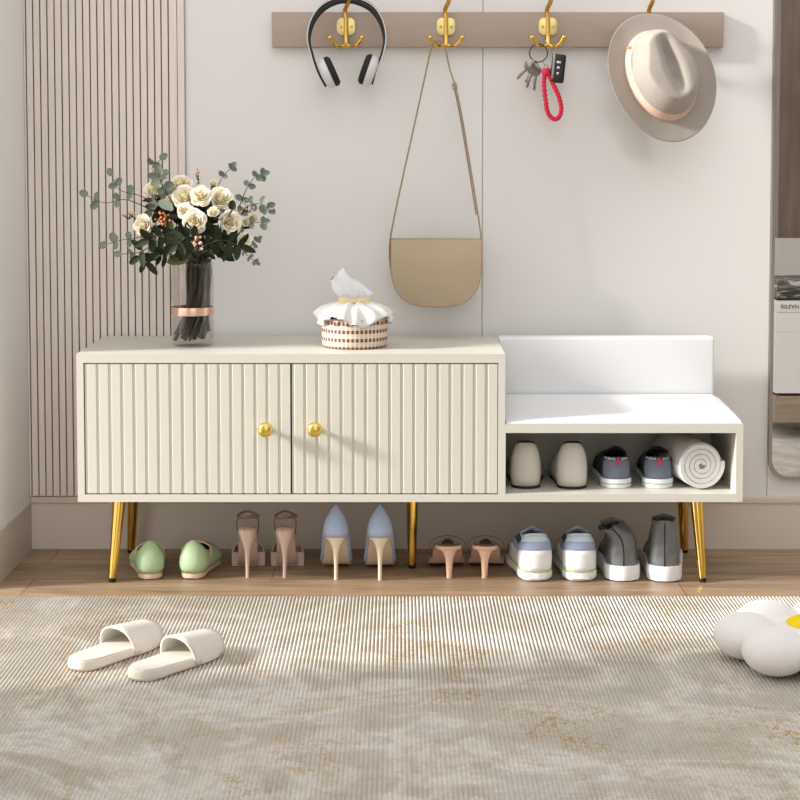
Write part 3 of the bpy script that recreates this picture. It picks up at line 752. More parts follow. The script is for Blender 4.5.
# eucalyptus sprigs
def sprig(pts, label, leaf=.021, matl=M_leaf, n=None, name='eucalyptus_sprig', Y=.12, wide=.82, extra=()):
    global j
    pw = [at(u, v, Y+dy) for u, v, dy in pts]
    sp_ = stempath(pw[0], j, .02); j += 1
    root = thing(name, label, 'eucalyptus' if name.startswith('euc') else 'leaves', base, 0, 'greenery sprigs in the vase')
    path = sp_+crom([sp_[-1]]+pw[1:], 5)[1:] if len(pw) > 1 else sp_
    b = MB(); m = len(path); b.tube([q-base for q in path], [(.0036 if i < 12 else max(.0008, .0022*(1-(i/m)**2))) for i in range(m)], 6); b.build('stem', M_stemg, root)
    out = crom(pw, 6); b = MB(); rnd = random.Random(j*13)
    st = 6 if n is None else n
    for i in range(2, len(out), st):
        q = out[i]; t = (out[i]-out[i-1]).normalized()
        for s_ in (-1, 1):
            side = t.cross(Vector((rnd.uniform(-.4, .4), -1, rnd.uniform(-.4, .4)))).normalized()*s_
            dv = (side+t*.35+Vector((0, rnd.uniform(-.6, .3), 0))).normalized()
            L_ = leaf*rnd.uniform(.8, 1.15)
            leafshape(b, orient(q-base, dv, (rnd.uniform(-.7, .7), -1, rnd.uniform(-.5, .9))), L_, L_*wide, .18)
    q = out[-1]; leafshape(b, orient(q-base, out[-1]-out[-2], (0, -1, .4)), leaf*1.1, leaf*wide, .18)
    b.build('leaves', matl, root, ang=0)
LB = 'grey-green eucalyptus sprig '
sprig([(160, 215, 0), (128, 200, 0), (104, 203, 0), (88, 196, 0)], LB+'reaching furthest left from the bouquet')
sprig([(160, 205, 0), (138, 195, 0), (120, 190, 0), (112, 176, 0)], LB+'curving up at the upper left', .019)
sprig([(158, 232, 0), (136, 238, 0), (122, 240, 0), (108, 244, 0)], LB+'drooping at the lower left', .022)
sprig([(160, 240, -.02), (140, 252, -.02), (122, 254, -.02)], LB+'lowest on the left beside the slats', .019)
sprig([(170, 200, .03), (158, 180, .03), (152, 168, .03), (160, 160, .03)], LB+'standing upright at the top left', .021)
sprig([(166, 192, -.03), (162, 184, -.03), (160, 177, -.03)], LB+'with large round leaves over the top left rose', .026, n=5)
sprig([(215, 195, .02), (222, 178, .02), (231, 168, .02)], LB+'rising highest at the top middle', .017, n=5)
sprig([(240, 205, .03), (247, 188, .03), (256, 176, .03), (262, 174, .03)], LB+'curving up at the top right', .018, n=5)
sprig([(238, 215, .0), (250, 205, .0), (262, 204, 0), (268, 208, 0)], LB+'reaching furthest right', .02, n=5)
sprig([(235, 228, -.02), (248, 224, -.02), (262, 222, -.02)], LB+'pointing right below the rightmost bud', .018, n=5)
sprig([(238, 240, -.02), (250, 246, -.02), (258, 240, -.02)], LB+'with small leaves at the lower right', .012, n=3)
sprig([(236, 244, -.03), (246, 254, -.03), (256, 262, -.03)], LB+'drooping lowest at the right', .011, n=3)
LD = 'dark green leaf sprig '
sprig([(190, 245, -.06), (165, 243, -.07), (140, 252, -.07), (146, 262, -.07)], LD+'spreading left over the vase rim', .036, M_leafd, 3, 'leaf_sprig', wide=.42)
sprig([(190, 238, -.07), (168, 234, -.08), (150, 240, -.08)], LD+'filling the lower left front', .036, M_leafd, 3, 'leaf_sprig', wide=.5)
sprig([(205, 245, -.06), (222, 240, -.07), (240, 246, -.07)], LD+'filling the lower right front', .036, M_leafd, 3, 'leaf_sprig', wide=.45)
sprig([(200, 240, -.08), (196, 238, -.10), (188, 236, -.1), (178, 244, -.1)], LD+'in the middle under the central rose', .034, M_leafd, 3, 'leaf_sprig', wide=.5)
sprig([(208, 238, -.05), (214, 228, -.06), (222, 234, -.06)], LD+'between the two right front roses', .034, M_leafd, 3, 'leaf_sprig', wide=.5)
sprig([(180, 225, 0.02), (172, 214, 0.02), (160, 210, 0.02)], LD+'behind the small left rosebud', .034, M_leafd, 3, 'leaf_sprig', wide=.55)
sprig([(205, 225, 0.04), (206, 210, .04), (215, 200, .04)], LD+'behind the top roses', .034, M_leafd, 3, 'leaf_sprig', wide=.55)
sprig([(196, 248, .0), (190, 240, .0), (180, 236, 0), (172, 238, 0)], LD+'deep in the bouquet on the left', .03, M_leafd, 3, 'leaf_sprig', wide=.45)
sprig([(204, 248, .0), (212, 240, .0), (224, 236, 0), (236, 238, 0)], LD+'deep in the bouquet on the right', .03, M_leafd, 3, 'leaf_sprig', wide=.45)
sprig([(196, 250, -.03), (184, 250, -.04), (170, 256, -.05), (160, 256, -.05)], LD+'lying over the left side of the vase mouth', .028, M_leafd, 3, 'leaf_sprig', wide=.4)
sprig([(204, 252, -.03), (214, 248, -.04), (226, 252, -.05), (232, 250, -.05)], LD+'lying over the right side of the vase mouth', .026, M_leafd, 3, 'leaf_sprig', wide=.4)
def bigleaf(u, v, du, dv, L_, W_, m, label, Y=.08):
    global j
    q = at(u, v, Y); sp_ = stempath(q, j, .01); j += 1
    root = thing('broad_leaf', label, 'leaf', base, 0, 'greenery sprigs in the vase')
    b = MB(); b.tube([x-base for x in sp_], .0018, 6); b.build('stem', M_stem, root)
    b = MB(); leafshape(b, orient(q-base, (du, -.2, -dv), (0, -1, .5)), L_, W_, .12); b.build('leaf_blade', m, root, ang=0)
bigleaf(190, 257, -1, .22, .055, .030, M_leafo, 'broad olive brown leaf hanging left over the vase rim')
bigleaf(214, 250, 1, .5, .056, .022, M_leafd, 'broad dark leaf hanging right over the vase rim')
bigleaf(158, 201, 1, .55, .042, .022, M_leaf, 'smooth grey-green leaf between the upper left roses', .05)
bigleaf(232, 210, .1, -1, .024, .018, M_leafd, 'small dark leaf on top of the right front rose', .04)
# berries
def berries(u, v, Y, rp, n, m, r, label, stretch=(1, 1)):
    global j
    q = at(u, v, Y); sp_ = stempath(q, j, .02); j += 1; rnd = random.Random(j)
    root = thing('berry_sprig', label, 'berries', base, 0, 'berry sprigs in the vase')
    b = MB(); b2 = MB(); b.tube([x-base for x in sp_], .0015, 6)
    for k in range(n):
        a = rnd.uniform(0, 2*PI); rr = px(rp, Y)*math.sqrt(rnd.random()); p = q+Vector((rr*cos(a)*stretch[0], rnd.uniform(-.012, .006), rr*sin(a)*stretch[1]))
        b2.ball(p-base, r*rnd.uniform(.75, 1.15), 8); b.tube([q-base-Vector((0, 0, .012)), p-base], .0006, 4)
    b.build('stem', M_stem, root); b2.build('berry_cluster', m, root)
berries(163, 219, .05, 8, 26, M_berryo, .0028, 'sprig of orange brown berries beside the leftmost rose')
berries(199, 243, .015, 7, 16, M_berryp, .0034, 'sprig of pink berries in the lower middle front')
berries(198, 177, .12, 6, 20, M_seed, .0022, 'upright sprig of peach blossom at the top middle', (.45, 1.6))
berries(129, 214, .10, 7, 12, M_seed, .0018, 'thin peach sprig left of the leftmost rose', (1.5, .4))
berries(248, 207, .09, 8, 14, M_berryp, .0017, 'thin red-stemmed sprig at the right', (1.3, .9))
# stems that only fill the vase
# ------------------------------------------------------------------ tissue basket
ty_ = .155; t0 = Vector((at(354.5, 340, ty_).x, ty_, zt))
tb = thing('tissue_basket', 'round gingham basket with a gathered white cloth cover on the cabinet top', 'tissue box', t0)
RB = px(33, ty_); HB = .066
b = MB(); b.lathe([(0, 0), (RB*.93, 0), (RB*.98, .003), (RB*1.0, .02), (RB*1.0, HB), (RB*.96, HB), (RB*.95, .004), (0, .004)], 64); b.build('basket', M_ging, tb, ang=50)
NA = 96
def sk(k, a):     # skirt: k 0 neck .. 1 hem
    wv = .5+.5*cos(5*a+.6+.5*sin(2*a)); ruf = sin(17*a+2*sin(3*a))
    r = .022+(RB*1.13-.022)*k**.75+.010*k*k*ruf*.5+.007*(1-wv)*k
    z = .104-.022*k**1.5-.022*k**3*wv+.003*ruf*k+.003*sin(9*a)*(1-k)
    if k > .75: z -= .006*(k-.75)*4
    return (r*cos(a), r*sin(a), z)
b = MB(); b.grid([[sk(k/12, 2*PI*i/NA) for i in range(NA)] for k in range(13)], cv=True); b.build('cloth_cover', M_cloth, tb, ang=0, solid=.0015)
b = MB()
b.grid([[((RB*(.98+.03*sin(17*a))+.003)*cos(a), (RB*(.98+.03*sin(17*a))+.003)*sin(a), z) for a in [2*PI*i/NA for i in range(NA)]] for z in (HB+.004, HB-.008-.002)], cv=True)
b.build('inner_ruffle', M_ging, tb, ang=0, solid=.001)
b = MB(); b.tube([((.021+.0012*sin(12*a))*cos(a), (.021+.0012*sin(12*a))*sin(a), .1075) for a in [2*PI*i/48 for i in range(48)]], .0042, 8, closed=True)
for s_ in (-1, 1):
    b.strip(crom([(.0, -.024, .108), (s_*.018, -.027, .113), (s_*.034, -.024, .112), (s_*.030, -.026, .105), (s_*.012, -.027, .106), (0, -.025, .107)], 6), (0, .2, 1), .009, .0012)
b.ball((0, -.026, .108), (.005, .004, .005), 10)
b.build('ribbon_bow', M_ribg, tb)
ti = thing('tissue', 'crumpled white tissue pulled up out of the gingham basket', 'tissue', t0+Vector((0, 0, .1)))
NT_ = 60; rows = []
for k in range(13):
    q = k/12; row = []
    for i in range(NT_):
        a = 2*PI*i/NT_
        wx = .016+.030*sin(PI*min(1, q*1.15+.1)*.55); wy = .014+.014*q*(1-q)*2
        if q > .55: wx *= (1-(q-.55)*.9)
        cx_ = -.004-.022*q**1.3; fold = 1+.12*sin(7*a+3*q)*(.4+q)+.05*sin(13*a)
        x = cx_+wx*cos(a)*fold+ .018*(1-q)*q*2; y = wy*sin(a)*fold; z = q*.078-.034*max(0, cos(a))*q**1.1-.016*max(0, -cos(a))*q**2+.008*sin(3*a)*q
        row.append((x, y, z))
    rows.append(row)
b = MB(); b.grid(rows, cv=True); b.f.append(list(range(len(b.v)-NT_, len(b.v)))); b.mi.append(0); b.build('tissue_sheet', M_tissue, ti, ang=0)

# ------------------------------------------------------------------ shoes
def outline(Ln, W, wh, toe=.5, heelr=.13, toer=.3, n=22, tw=None, bend=.0):
    """list of (t, y, cx, halfwidth) from heel to toe"""
    out = []
    for i in range(n+1):
        t = .5-.5*cos(PI*i/n)
        base_ = ip([(0, wh), (.25, wh*.97), (.42, (wh+W)/2*.94), (.66, W), (.85, W*(.9 if tw is None else tw)), (1, W*(.7 if tw is None else tw*.8))], t)
        if t < heelr: base_ *= math.sqrt(max(0, 1-((heelr-t)/heelr)**2))**.8
        if t > 1-toer: base_ *= max(0, 1-((t-(1-toer))/toer)**(1.4+toe*1.6))**(toe+.25)
        out.append((t, t*Ln, bend*sin(t*PI)*Ln, max(base_, .0004)))
    return out
def loop(ol, off=0):
    """closed loop of (x,y,t) right side heel->toe then left toe->heel"""
    L_ = ol[-1][1]; r = []
    for t, y, c, w in ol: r.append((c+w+(off if w > .001 else 0), y+off*(2*t-1)*(1 if t < .08 or t > .92 else .3), t))
    for t, y, c, w in ol[-2:0:-1]: r.append((c-w-(off if w > .001 else 0), y+off*(2*t-1)*(1 if t < .08 or t > .92 else .3), t))
    return r
def slab(b, ol, zb_, zt_, off=0, t0=0, t1=1, sidebulge=0, inset=0):
    sel = [o for o in ol if t0 <= o[0] <= t1]
    rings = []
    def ring(f, k):
        R_, L_ = [], []
        for t, y, c, w in sel:
            e = off+k; ww = max(w+e, .0003) if w > .001 else .0003
            yy = y+(e*(2*t-1) if (t < .02 or t > .98) else 0)
            R_.append((c+ww, yy, f(t))); L_.append((c-ww, yy, f(t)))
        return R_, L_
    levels = [(zb_, -inset), (lambda t: zb_(t)+(zt_(t)-zb_(t))*.25, sidebulge), (lambda t: zb_(t)+(zt_(t)-zb_(t))*.75, sidebulge), (zt_, 0)]
    rs = [ring(f, k) for f, k in levels]
    b.grid([R_+L_[::-1] for R_, L_ in rs], cv=True)
    for (R_, L_) in (rs[0], rs[-1]): b.grid([R_, L_])
def upper(b, ol, Ht, Gt, z0, a=.75, e=1.0, bulge=0, K=9, t0=0, t1=1, mapf=None, clampy=(.16, .84), off=0):
    L_ = ol[-1][1]; lp_ = loop(ol, off); n = len(lp_); cols = []
    for (x, y, t) in lp_:
        yc = min(max(y, clampy[0]*L_), clampy[1]*L_); tc_ = yc/L_
        cxs = ip([(o[0], o[2]) for o in ol], tc_)
        G_, Hh = ip(Gt, t), ip(Ht, t); row = []
        d = Vector((x-cxs, y-yc, 0)); dn = d.normalized() if d.length > 1e-6 else Vector((0, 1 if t > .5 else -1, 0))
        for k in range(K+1):
            q = k/K; g = G_*(1-cos(q*PI/2)**a); zz = z0(t)+Hh*sin(q*PI/2)**e
            p = Vector((x, y, 0)).lerp(Vector((cxs, yc, 0)), g)+dn*bulge*sin(PI*q**.8)
            p.z = zz; row.append(mapf(p, t, q) if mapf else p)
        cols.append(row)
    if t0 <= 0 and t1 >= 1: b.grid(cols, cu=True)
    else:
        for side in (cols[:len(ol)], cols[len(ol)-1:]+cols[:1]):
            ts = [o[0] for o in ol] if side is not cols else 0
            tt = ts if len(side) == len(ol) else ts
            tt = [o[0] for o in ol] if side[0] is cols[0] else [o[0] for o in ol][::-1]
            keep = [c for c, t in zip(side, tt) if t0 <= t <= t1]
            if len(keep) > 1: b.grid(keep)
    return cols
def topline(cols): return [c[-1] for c in cols]
def bandrows(cols, q0, q1, push=.001):
    """a strip of the upper between q0 and q1 pushed outward (for trims)"""
    K = len(cols[0])-1; rows = []
    cen = sum((c[0] for c in cols), Vector())/len(cols)
    for c in cols:
        r = []
        for i in range(5):
            f = (q0+(q1-q0)*i/4)*K; k = min(int(f), K-1); p = c[k].lerp(c[k+1], f-k); d = p-cen; d.z = 0; r.append(p+d.normalized()*push)
        rows.append(r)
    return rows
def shoe(name, label, cat, u, v, yaw, Z=0, group=None):
    p = fl(u, v, Z); return thing(name, label, cat, p, yaw-p.x/(p.y+D), group)
c_ = lambda k: (lambda t: k)

# green flats
def flat(u, v, yaw, label, m=1):
    s = shoe('flat_shoe', label, 'shoe', u, v, yaw, group='mint flats under the cabinet'); ol = outline(.225, .042, .029, toe=.25, heelr=.13, toer=.4)
    z = c_(.014); b = MB(); slab(b, ol, c_(0), c_(.0155), off=0, inset=.006); b.build('sole', M_beige, s)
    b = MB(); cols = upper(b, ol, [(0, .074), (.12, .066), (.3, .042), (.5, .034), (.62, .042), (1, .03)], [(0, .8), (.1, .6), (.3, .2), (.52, .3), (.66, 1), (1, 1)], z, a=2.8, e=1.0, bulge=.010); b.build('upper', M_green, s, ang=0, solid=.0018, off=-1)
    b = MB(); slab(b, ol, c_(.015), c_(.017), off=-.003); b.build('insole', M_brownstrap, s)
    b = MB(); tl = topline(cols)
    b.tube(crom([(-.030, .05, .045), (-.033, .055, .060), (-.012, .05, .078), (.016, .055, .077), (.033, .065, .062), (.032, .06, .040)], 6), .0017, 8); b.build('ankle_strap', M_beige, s)
flat(151, 580.3, .05, 'mint green pointed flat with beige sole, nearest the left front leg')
flat(191, 579.8, -.22, 'mint green pointed flat with its toe turned right')
# nude platform slingbacks
def sling(u, v, yaw, label):
    s = shoe('platform_sandal', label, 'shoe', u, v, yaw, group='nude platform heels under the cabinet')
    ol = outline(.185, .027, .021, toe=.6, heelr=.16, toer=.2, tw=1.0)
    z0 = lambda t: ip([(0, .112), (.15, .106), (.62, .020), (1, .016)], t)
    b = MB(); slab(b, ol, lambda t: z0(t)-ip([(0, .006), (.5, .008), (.68, .019), (1, .015)], t), z0, inset=.002); b.build('sole', M_nude, s)
    b = MB(); b.loft([[(rx*cos(a), cy+ry*sin(a), zz) for a in [2*PI*i/24 for i in range(24)]] for zz, rx, ry, cy in ((0, .0042, .0042, .008), (.02, .0042, .0045, .008), (.055, .0058, .006, .010), (.072, .0095, .011, .014), (.088, .0165, .018, .020), (.100, .0212, .022, .0235), (.108, .0226, .0235, .024), (.114, .0195, .0205, .0245), (.1175, .012, .013, .025))]); b.build('heel', M_nude, s)
    b = MB(); ol2 = outline(.185, .040, .032, toe=.7, heelr=.16, toer=.14, tw=1.02)
    slab(b, ol2, c_(.001), lambda t: .034, t0=.6, inset=.001); b.build('platform', M_nude, s)
    b = MB(); upper(b, ol2, [(0, .03), (.6, .052), (1, .042)], [(0, 1), (1, 1)], lambda t: z0(t)-.012, a=.45, e=.8, t0=.62, t1=.93, clampy=(.1, .93)); b.build('toe_band', M_nude, s, ang=0, solid=.002, off=-1)
    b = MB(); b.tube(crom([(-.021, .045, .095), (-.025, .03, .120), (-.022, .01, .138), (0, -.004, .143), (.022, .010, .140), (.026, .03, .122), (.023, .045, .095)], 6), .0016, 6)
    b.strip(crom([(-.024, .03, .136), (-.015, .0, .146), (0, -.008, .148), (.015, .0, .148), (.026, .02, .142), (.026, .04, .14), (.0, .06, .146), (-.022, .05, .14), (-.024, .03, .136)], 5), (0, 0, 1), .006, .0014)
    b.build('ankle_strap', M_brownstrap, s)
sling(247.5, 578.3, -.02, 'nude patent platform heel with ankle strap, left one of its pair')
sling(284.5, 578.3, -.06, 'nude patent platform heel with ankle strap, right one of its pair')
# blue pumps
def pump(u, v, yaw, label):
    s = shoe('high_heel_pump', label, 'shoe', u, v, yaw, group='light blue pumps under the cabinet')
    ol = outline(.205, .037, .027, toe=.2, heelr=.17, toer=.42)
    z0 = lambda t: ip([(0, .100), (.14, .096), (.64, .010), (1, .006)], t)
    b = MB(); slab(b, ol, lambda t: z0(t)-.0045, z0, off=-.001, inset=.001); b.build('sole', M_cheel, s)
    b = MB(); b.loft([[(rx*cos(a), cy+ry*sin(a), zz) for a in [2*PI*i/24 for i in range(24)]] for zz, rx, ry, cy in ((0, .0045, .0045, .008), (.03, .0045, .005, .009), (.06, .0062, .007, .011), (.078, .011, .012, .016), (.090, .0195, .02, .023), (.098, .0248, .025, .026))]); b.build('heel', M_cheel, s)
    b = MB(); upper(b, ol, [(0, .074), (.1, .068), (.28, .045), (.5, .036), (.68, .040), (1, .028)], [(0, .95), (.1, .7), (.3, .2), (.55, .25), (.7, 1), (1, 1)], z0, a=2.8, e=1.0, bulge=.007); b.build('upper', M_blue, s, ang=0, solid=.0018, off=-1)
    b = MB(); slab(b, ol, lambda t: z0(t)+.0002, lambda t: z0(t)+.0018, off=-.0035); b.build('insole', M_cheel, s)
pump(336, 580.3, -.01, 'pale blue pointed pump with cream stiletto heel, left one of its pair')
pump(380, 580.8, .0, 'pale blue pointed pump with cream stiletto heel, right one beside the middle leg')
# tan mules
def mule(u, v, yaw, label):
    s = shoe('heeled_mule', label, 'shoe', u, v, yaw, group='tan mules under the cabinet')
    ol = outline(.20, .043, .031, toe=.8, heelr=.15, toer=.16, tw=1.0)
    z0 = lambda t: ip([(0, .076), (.2, .072), (.66, .012), (1, .010)], t)
    b = MB(); slab(b, ol, lambda t: z0(t)-ip([(0, .009), (1, .008)], t), z0, inset=.002); b.build('sole', M_tan, s)
    b = MB(); b.loft([[(rx*cos(a), cy+ry*sin(a), zz) for a in [2*PI*i/24 for i in range(24)]] for zz, rx, ry, cy in ((0, .0068, .0065, .010), (.012, .0068, .007, .010), (.045, .0095, .010, .012), (.058, .015, .014, .017), (.068, .024, .022, .024))]); b.build('heel', M_tan, s)
    b = MB(); slab(b, ol, lambda t: z0(t), lambda t: z0(t)+.001, off=-.005, t1=.99); b.build('insole', M_dbrown if False else M_tanu, s)
    b = MB(); slab(b, ol, lambda t: z0(t)-.0095, lambda t: z0(t)-.0078, off=-.001, t0=.55); b.build('outsole', M_black, s)
    b = MB(); b.ball((0, .075, .058), (.017, .02, .02), 14); b.build('insole_logo_patch', M_dbrown, s); 
    b = MB()
    for zz, k in ((.0, 1.0), (.012, .9)):
        b.tube(crom([(-.038*k, .085, .040-zz), (-.043*k, .088, .062-zz), (-.028*k, .09, .076-zz), (0, .09, .082-zz), (.028*k, .09, .076-zz), (.043*k, .088, .062-zz), (.038*k, .085, .04-zz)], 6), .0008, 6)
    b.build('wire_strap', M_brownstrap, s)
mule(449.5, 578.8, .06, 'tan heeled mule with thin strap, nearer the middle leg')
mule(484.5, 578.8, -.03, 'tan heeled mule with thin strap, nearer the running shoes')
# running shoes
def runner(u, v, yaw, label):
    s = shoe('running_shoe', label, 'shoe', u, v, yaw, group='pale blue running shoes under the cabinet')
    ol = outline(.25, .046, .036, toe=.5, heelr=.14, toer=.28)
    zs = lambda t: ip([(0, .020), (.4, .022), (1, .020)], t)
    b = MB(); slab(b, ol, lambda t: ip([(0, .002), (.7, 0), (1, .012)], t), lambda t: zs(t)+.004, off=.002, sidebulge=.003, inset=.003); b.build('sole', M_rws, s)
    b = MB(); b.tube([(x*1.0, y, zs(t)+.006) for x, y, t in loop(ol, .0035)][:8]+[], .0012, 6); b.tube([(x*1.0, y, zs(t)+.006) for x, y, t in loop(ol, .0035)][-8:]+[(0, -.0035, .04)], .0012, 6); b.build('lime_line', M_lime, s)
    b = MB(); cols = upper(b, ol, [(0, .087), (.1, .082), (.28, .060), (.42, .070), (.5, .070), (.7, .045), (1, .03)], [(0, .34), (.1, .34), (.3, .40), (.42, .45), (.54, 1), (1, 1)], zs, a=.7, e=.9, bulge=.003)
    n = len(ol); 
    up_ = b.build('upper', [M_rlb, M_rdk], s, ang=0, solid=.004, off=-1)
    for p in up_.data.polygons:
        if p.center.y > .07: p.material_index = 1
    b = MB(); rows = bandrows(cols, .40, .62, .0018); nb = 12
    b.grid(rows[-nb:]+rows[:nb+1]); b.build('lavender_stripe', M_rlav, s, ang=0, solid=.0015)
    b = MB(); rows = bandrows(cols, 0, .40, .003); b.grid(rows[-nb:]+rows[:nb+1]); b.build('heel_clip', M_rws, s, ang=0, solid=.002)
    b = MB(); tl = topline(cols); k = 12; b.tube(crom(tl[-k:]+tl[:k+1], 2), .0042, 8); b.build('collar', M_rlb, s)
    b = MB(); b.grid([[(x, .075+.06*t+0, .10+.012*(1-abs(x)/.03)-.03*t) for x in (-.026, -.013, 0, .013, .026)] for t in (0, .33, .66, 1)]); b.build('tongue', M_rlav, s, ang=0, solid=.004)
    b = MB()
    for k in range(4): b.tube(crom([(-.027, .088+.016*k, .094-.006*k), (0, .086+.016*k, .112-.009*k), (.027, .088+.016*k, .094-.006*k)], 5), .0022, 6)
    b.build('laces', M_lime, s)
    b = MB(); slab(b, ol, c_(.03), c_(.036), off=-.006); b.build('insole', M_rdk, s)
runner(537, 581.8, .15, 'pale blue running shoe with lavender heel stripe, left one of its pair')
runner(580.5, 581.8, .09, 'pale blue running shoe with lavender heel stripe, beside the grey high-tops')
# grey high tops
def hightop(u, v, yaw, label, slump):
    s = shoe('high_top_shoe', label, 'shoe', u, v, yaw, group='grey high-tops under the cabinet')
    ol = outline(.245, .046, .038, toe=.5, heelr=.15, toer=.3)
    b = MB(); slab(b, ol, c_(.003), c_(.037), off=.0035, sidebulge=.001); b.build('midsole', M_rws, s)
    b = MB(); slab(b, ol, c_(0), c_(.004), off=.001); b.build('outsole', M_black, s)
    def mp(p, t, q):
        if p.z > .075:
            k = (p.z-.075)/.07; y = p.y
            if slump: p.x -= .030*k*k+.004*k; p.z -= .012*k*k+(.012 if p.x < -.02 else 0)*k; p.x += .006*sin(k*4)
        p.z += .002*sin(31*t+9)*q*q
        return p
    b = MB(); cols = upper(b, ol, [(0, .108), (.12, .106), (.3, .1), (.42, .085), (.56, .052), (1, .03)], [(0, .46), (.12, .44), (.3, .36), (.42, .38), (.55, 1), (1, 1)], c_(.034), a=1.2, e=1.0, bulge=-.003, K=14, mapf=mp); b.build('upper', M_grey, s, ang=0, solid=.003, off=-1)
    b = MB(); k = 14; tl = topline(cols); b.tube(crom(tl[-k:]+tl[:k+1], 2), .0022, 6); b.build('collar_edge', M_black, s)
    b = MB(); dx = -.02 if slump else 0
    b.grid([[(x*(1.1-.3*t)+dx*(1-t), .075+.05*t, .135-.045*t+.01*(1-abs(x)/.03)-(.01 if slump else 0)) for x in (-.026, -.013, 0, .013, .026)] for t in (0, .33, .66, 1)]); b.build('tongue', M_grey, s, ang=0, solid=.004)
    b = MB()
    for k in range(5): b.tube(crom([(-.03, .095+.014*k, .098-.007*k), (0, .095+.014*k, .108-.008*k), (.03, .095+.014*k, .098-.007*k)], 4), .0022, 6)
    b.build('laces', M_black, s)
    b = MB(); b.tube(crom([(0, -.0005, .036), (0, .0, .07), (dx*.3, .003, .1), (dx*1.3, .012, .136 if not slump else .122)], 6), .0016, 6); b.build('heel_seam', M_black, s)
    b = MB(); slab(b, ol, c_(.034), c_(.038), off=-.004); b.build('insole', M_dline, s)
hightop(623.5, 581.8, .11, 'grey leather high-top with slumped shaft and white sole', True)
hightop(664.5, 582.3, .05, 'grey leather high-top standing upright beside the right front leg', False)
# cream slip-ons in the niche
def slip(u, v, yaw, label):
    s = shoe('slip_on_shoe', label, 'shoe', u, v, yaw, Z=nb, group='cream slip-on shoes in the niche')
    s.location.z = nb+.0005
    ol = outline(.235, .042, .034, toe=.5, heelr=.15, toer=.3)
    b = MB(); slab(b, ol, c_(0), c_(.006), off=.001); b.build('sole', M_black, s)
    b = MB(); cols = upper(b, ol, [(0, .102), (.1, .098), (.28, .075), (.45, .07), (.56, .058), (1, .034)], [(0, .5), (.1, .48), (.3, .42), (.45, .5), (.56, 1), (1, 1)], c_(.004), a=1.1, e=.9, bulge=.004); b.build('upper', M_cream2, s, ang=0, solid=.003, off=-1)
    k = 14; tl = topline(cols); b = MB(); b.tube(crom(tl[-k:]+tl[:k+1], 2), .0034, 8); b.build('collar_edge', M_dline, s)
    b = MB(); slab(b, ol, c_(.0062), c_(.010), off=-.004); b.build('insole', M_dline, s)
slip(525.5, 489, .0, 'cream suede slip-on shoe, leftmost in the open niche')
slip(573, 489.5, .09, 'cream suede slip-on shoe beside the navy sneakers')
# navy sneakers
def navy(u, v, yaw, label):
    s = shoe('canvas_sneaker', label, 'shoe', u, v, yaw, Z=nb, group='navy canvas sneakers in the niche'); s.location.z = nb+.0005
    ol = outline(.23, .043, .0335, toe=.5, heelr=.15, toer=.3)
    b = MB(); slab(b, ol, c_(0), c_(.021), off=.0025, sidebulge=.001, inset=.001); so = b.build('sole', M_rws, s)
    b = MB(); b.tube([(x, y, .0105) for x, y, t in loop(ol, .0042)], .0007, 6, closed=True); b.build('sole_line', M_greyc, so)
    b = MB(); cols = upper(b, ol, [(0, .054), (.1, .052), (.28, .043), (.45, .052), (.56, .046), (1, .026)], [(0, .16), (.1, .16), (.3, .25), (.45, .45), (.56, 1), (1, 1)], c_(.018), a=.8, e=.95, bulge=.002)
    uo = b.build('upper', [M_greyc, M_navy], s, ang=0, solid=.003, off=-1)
    for p in uo.data.polygons:
        if p.center.y > .035 or abs(p.center.x) > .029: p.material_index = 1
    b = MB(); rows = bandrows(cols, .66, 1.0, .0008); n_ = 11; b.grid(rows[-n_:]+rows[:n_+1]); b.build('collar', M_navy, s, ang=0, solid=.0012)
    b = MB(); b.box((.002, -.0035, .064), (.0075, .003, .018)); b.build('heel_tab', M_rtab, s, smooth=False, bevel=.0005, bseg=1)
    b = MB(); b.grid([[(x*(1-.25*(1-t)), .035+.06*t, .080-.016*t+.010*(1-(x/.028)**2)) for x in (-.028, -.02, -.01, 0, .01, .02, .028)] for t in (0, .33, .66, 1)]); b.build('tongue', M_dline, s, ang=0, solid=.006)
    b = MB()
    for k in range(4): b.tube(crom([(-.026, .075+.015*k, .070-.004*k), (0, .075+.015*k, .082-.008*k), (.026, .075+.015*k, .070-.004*k)], 4), .0015, 6)
    b.build('laces', M_dline, s)
    b = MB(); slab(b, ol, c_(.02), c_(.024), off=-.004); b.build('insole', M_dline, s)
    def wrap(co, cx0, ccx=0):
        x = co.x+cx0; a = x/.033; r = .0318
        return Vector((r*sin(a), .0315-(r+.0023)*cos(a)-co.z, .0665+co.y))
    text_mesh('TM JEANS', .0075, None, 'collar_lettering', M_rws, s, wrap=lambda co: wrap(co, -.021))
    text_mesh('JEANS', .0075, None, 'collar_lettering', M_rws, s, wrap=lambda co: wrap(co, .020))
navy(617, 488.5, .1, 'navy canvas sneaker with red heel tab, between cream shoe and its pair')
navy(658, 488.5, .05, 'navy canvas sneaker with red heel tab, beside the rolled towel')

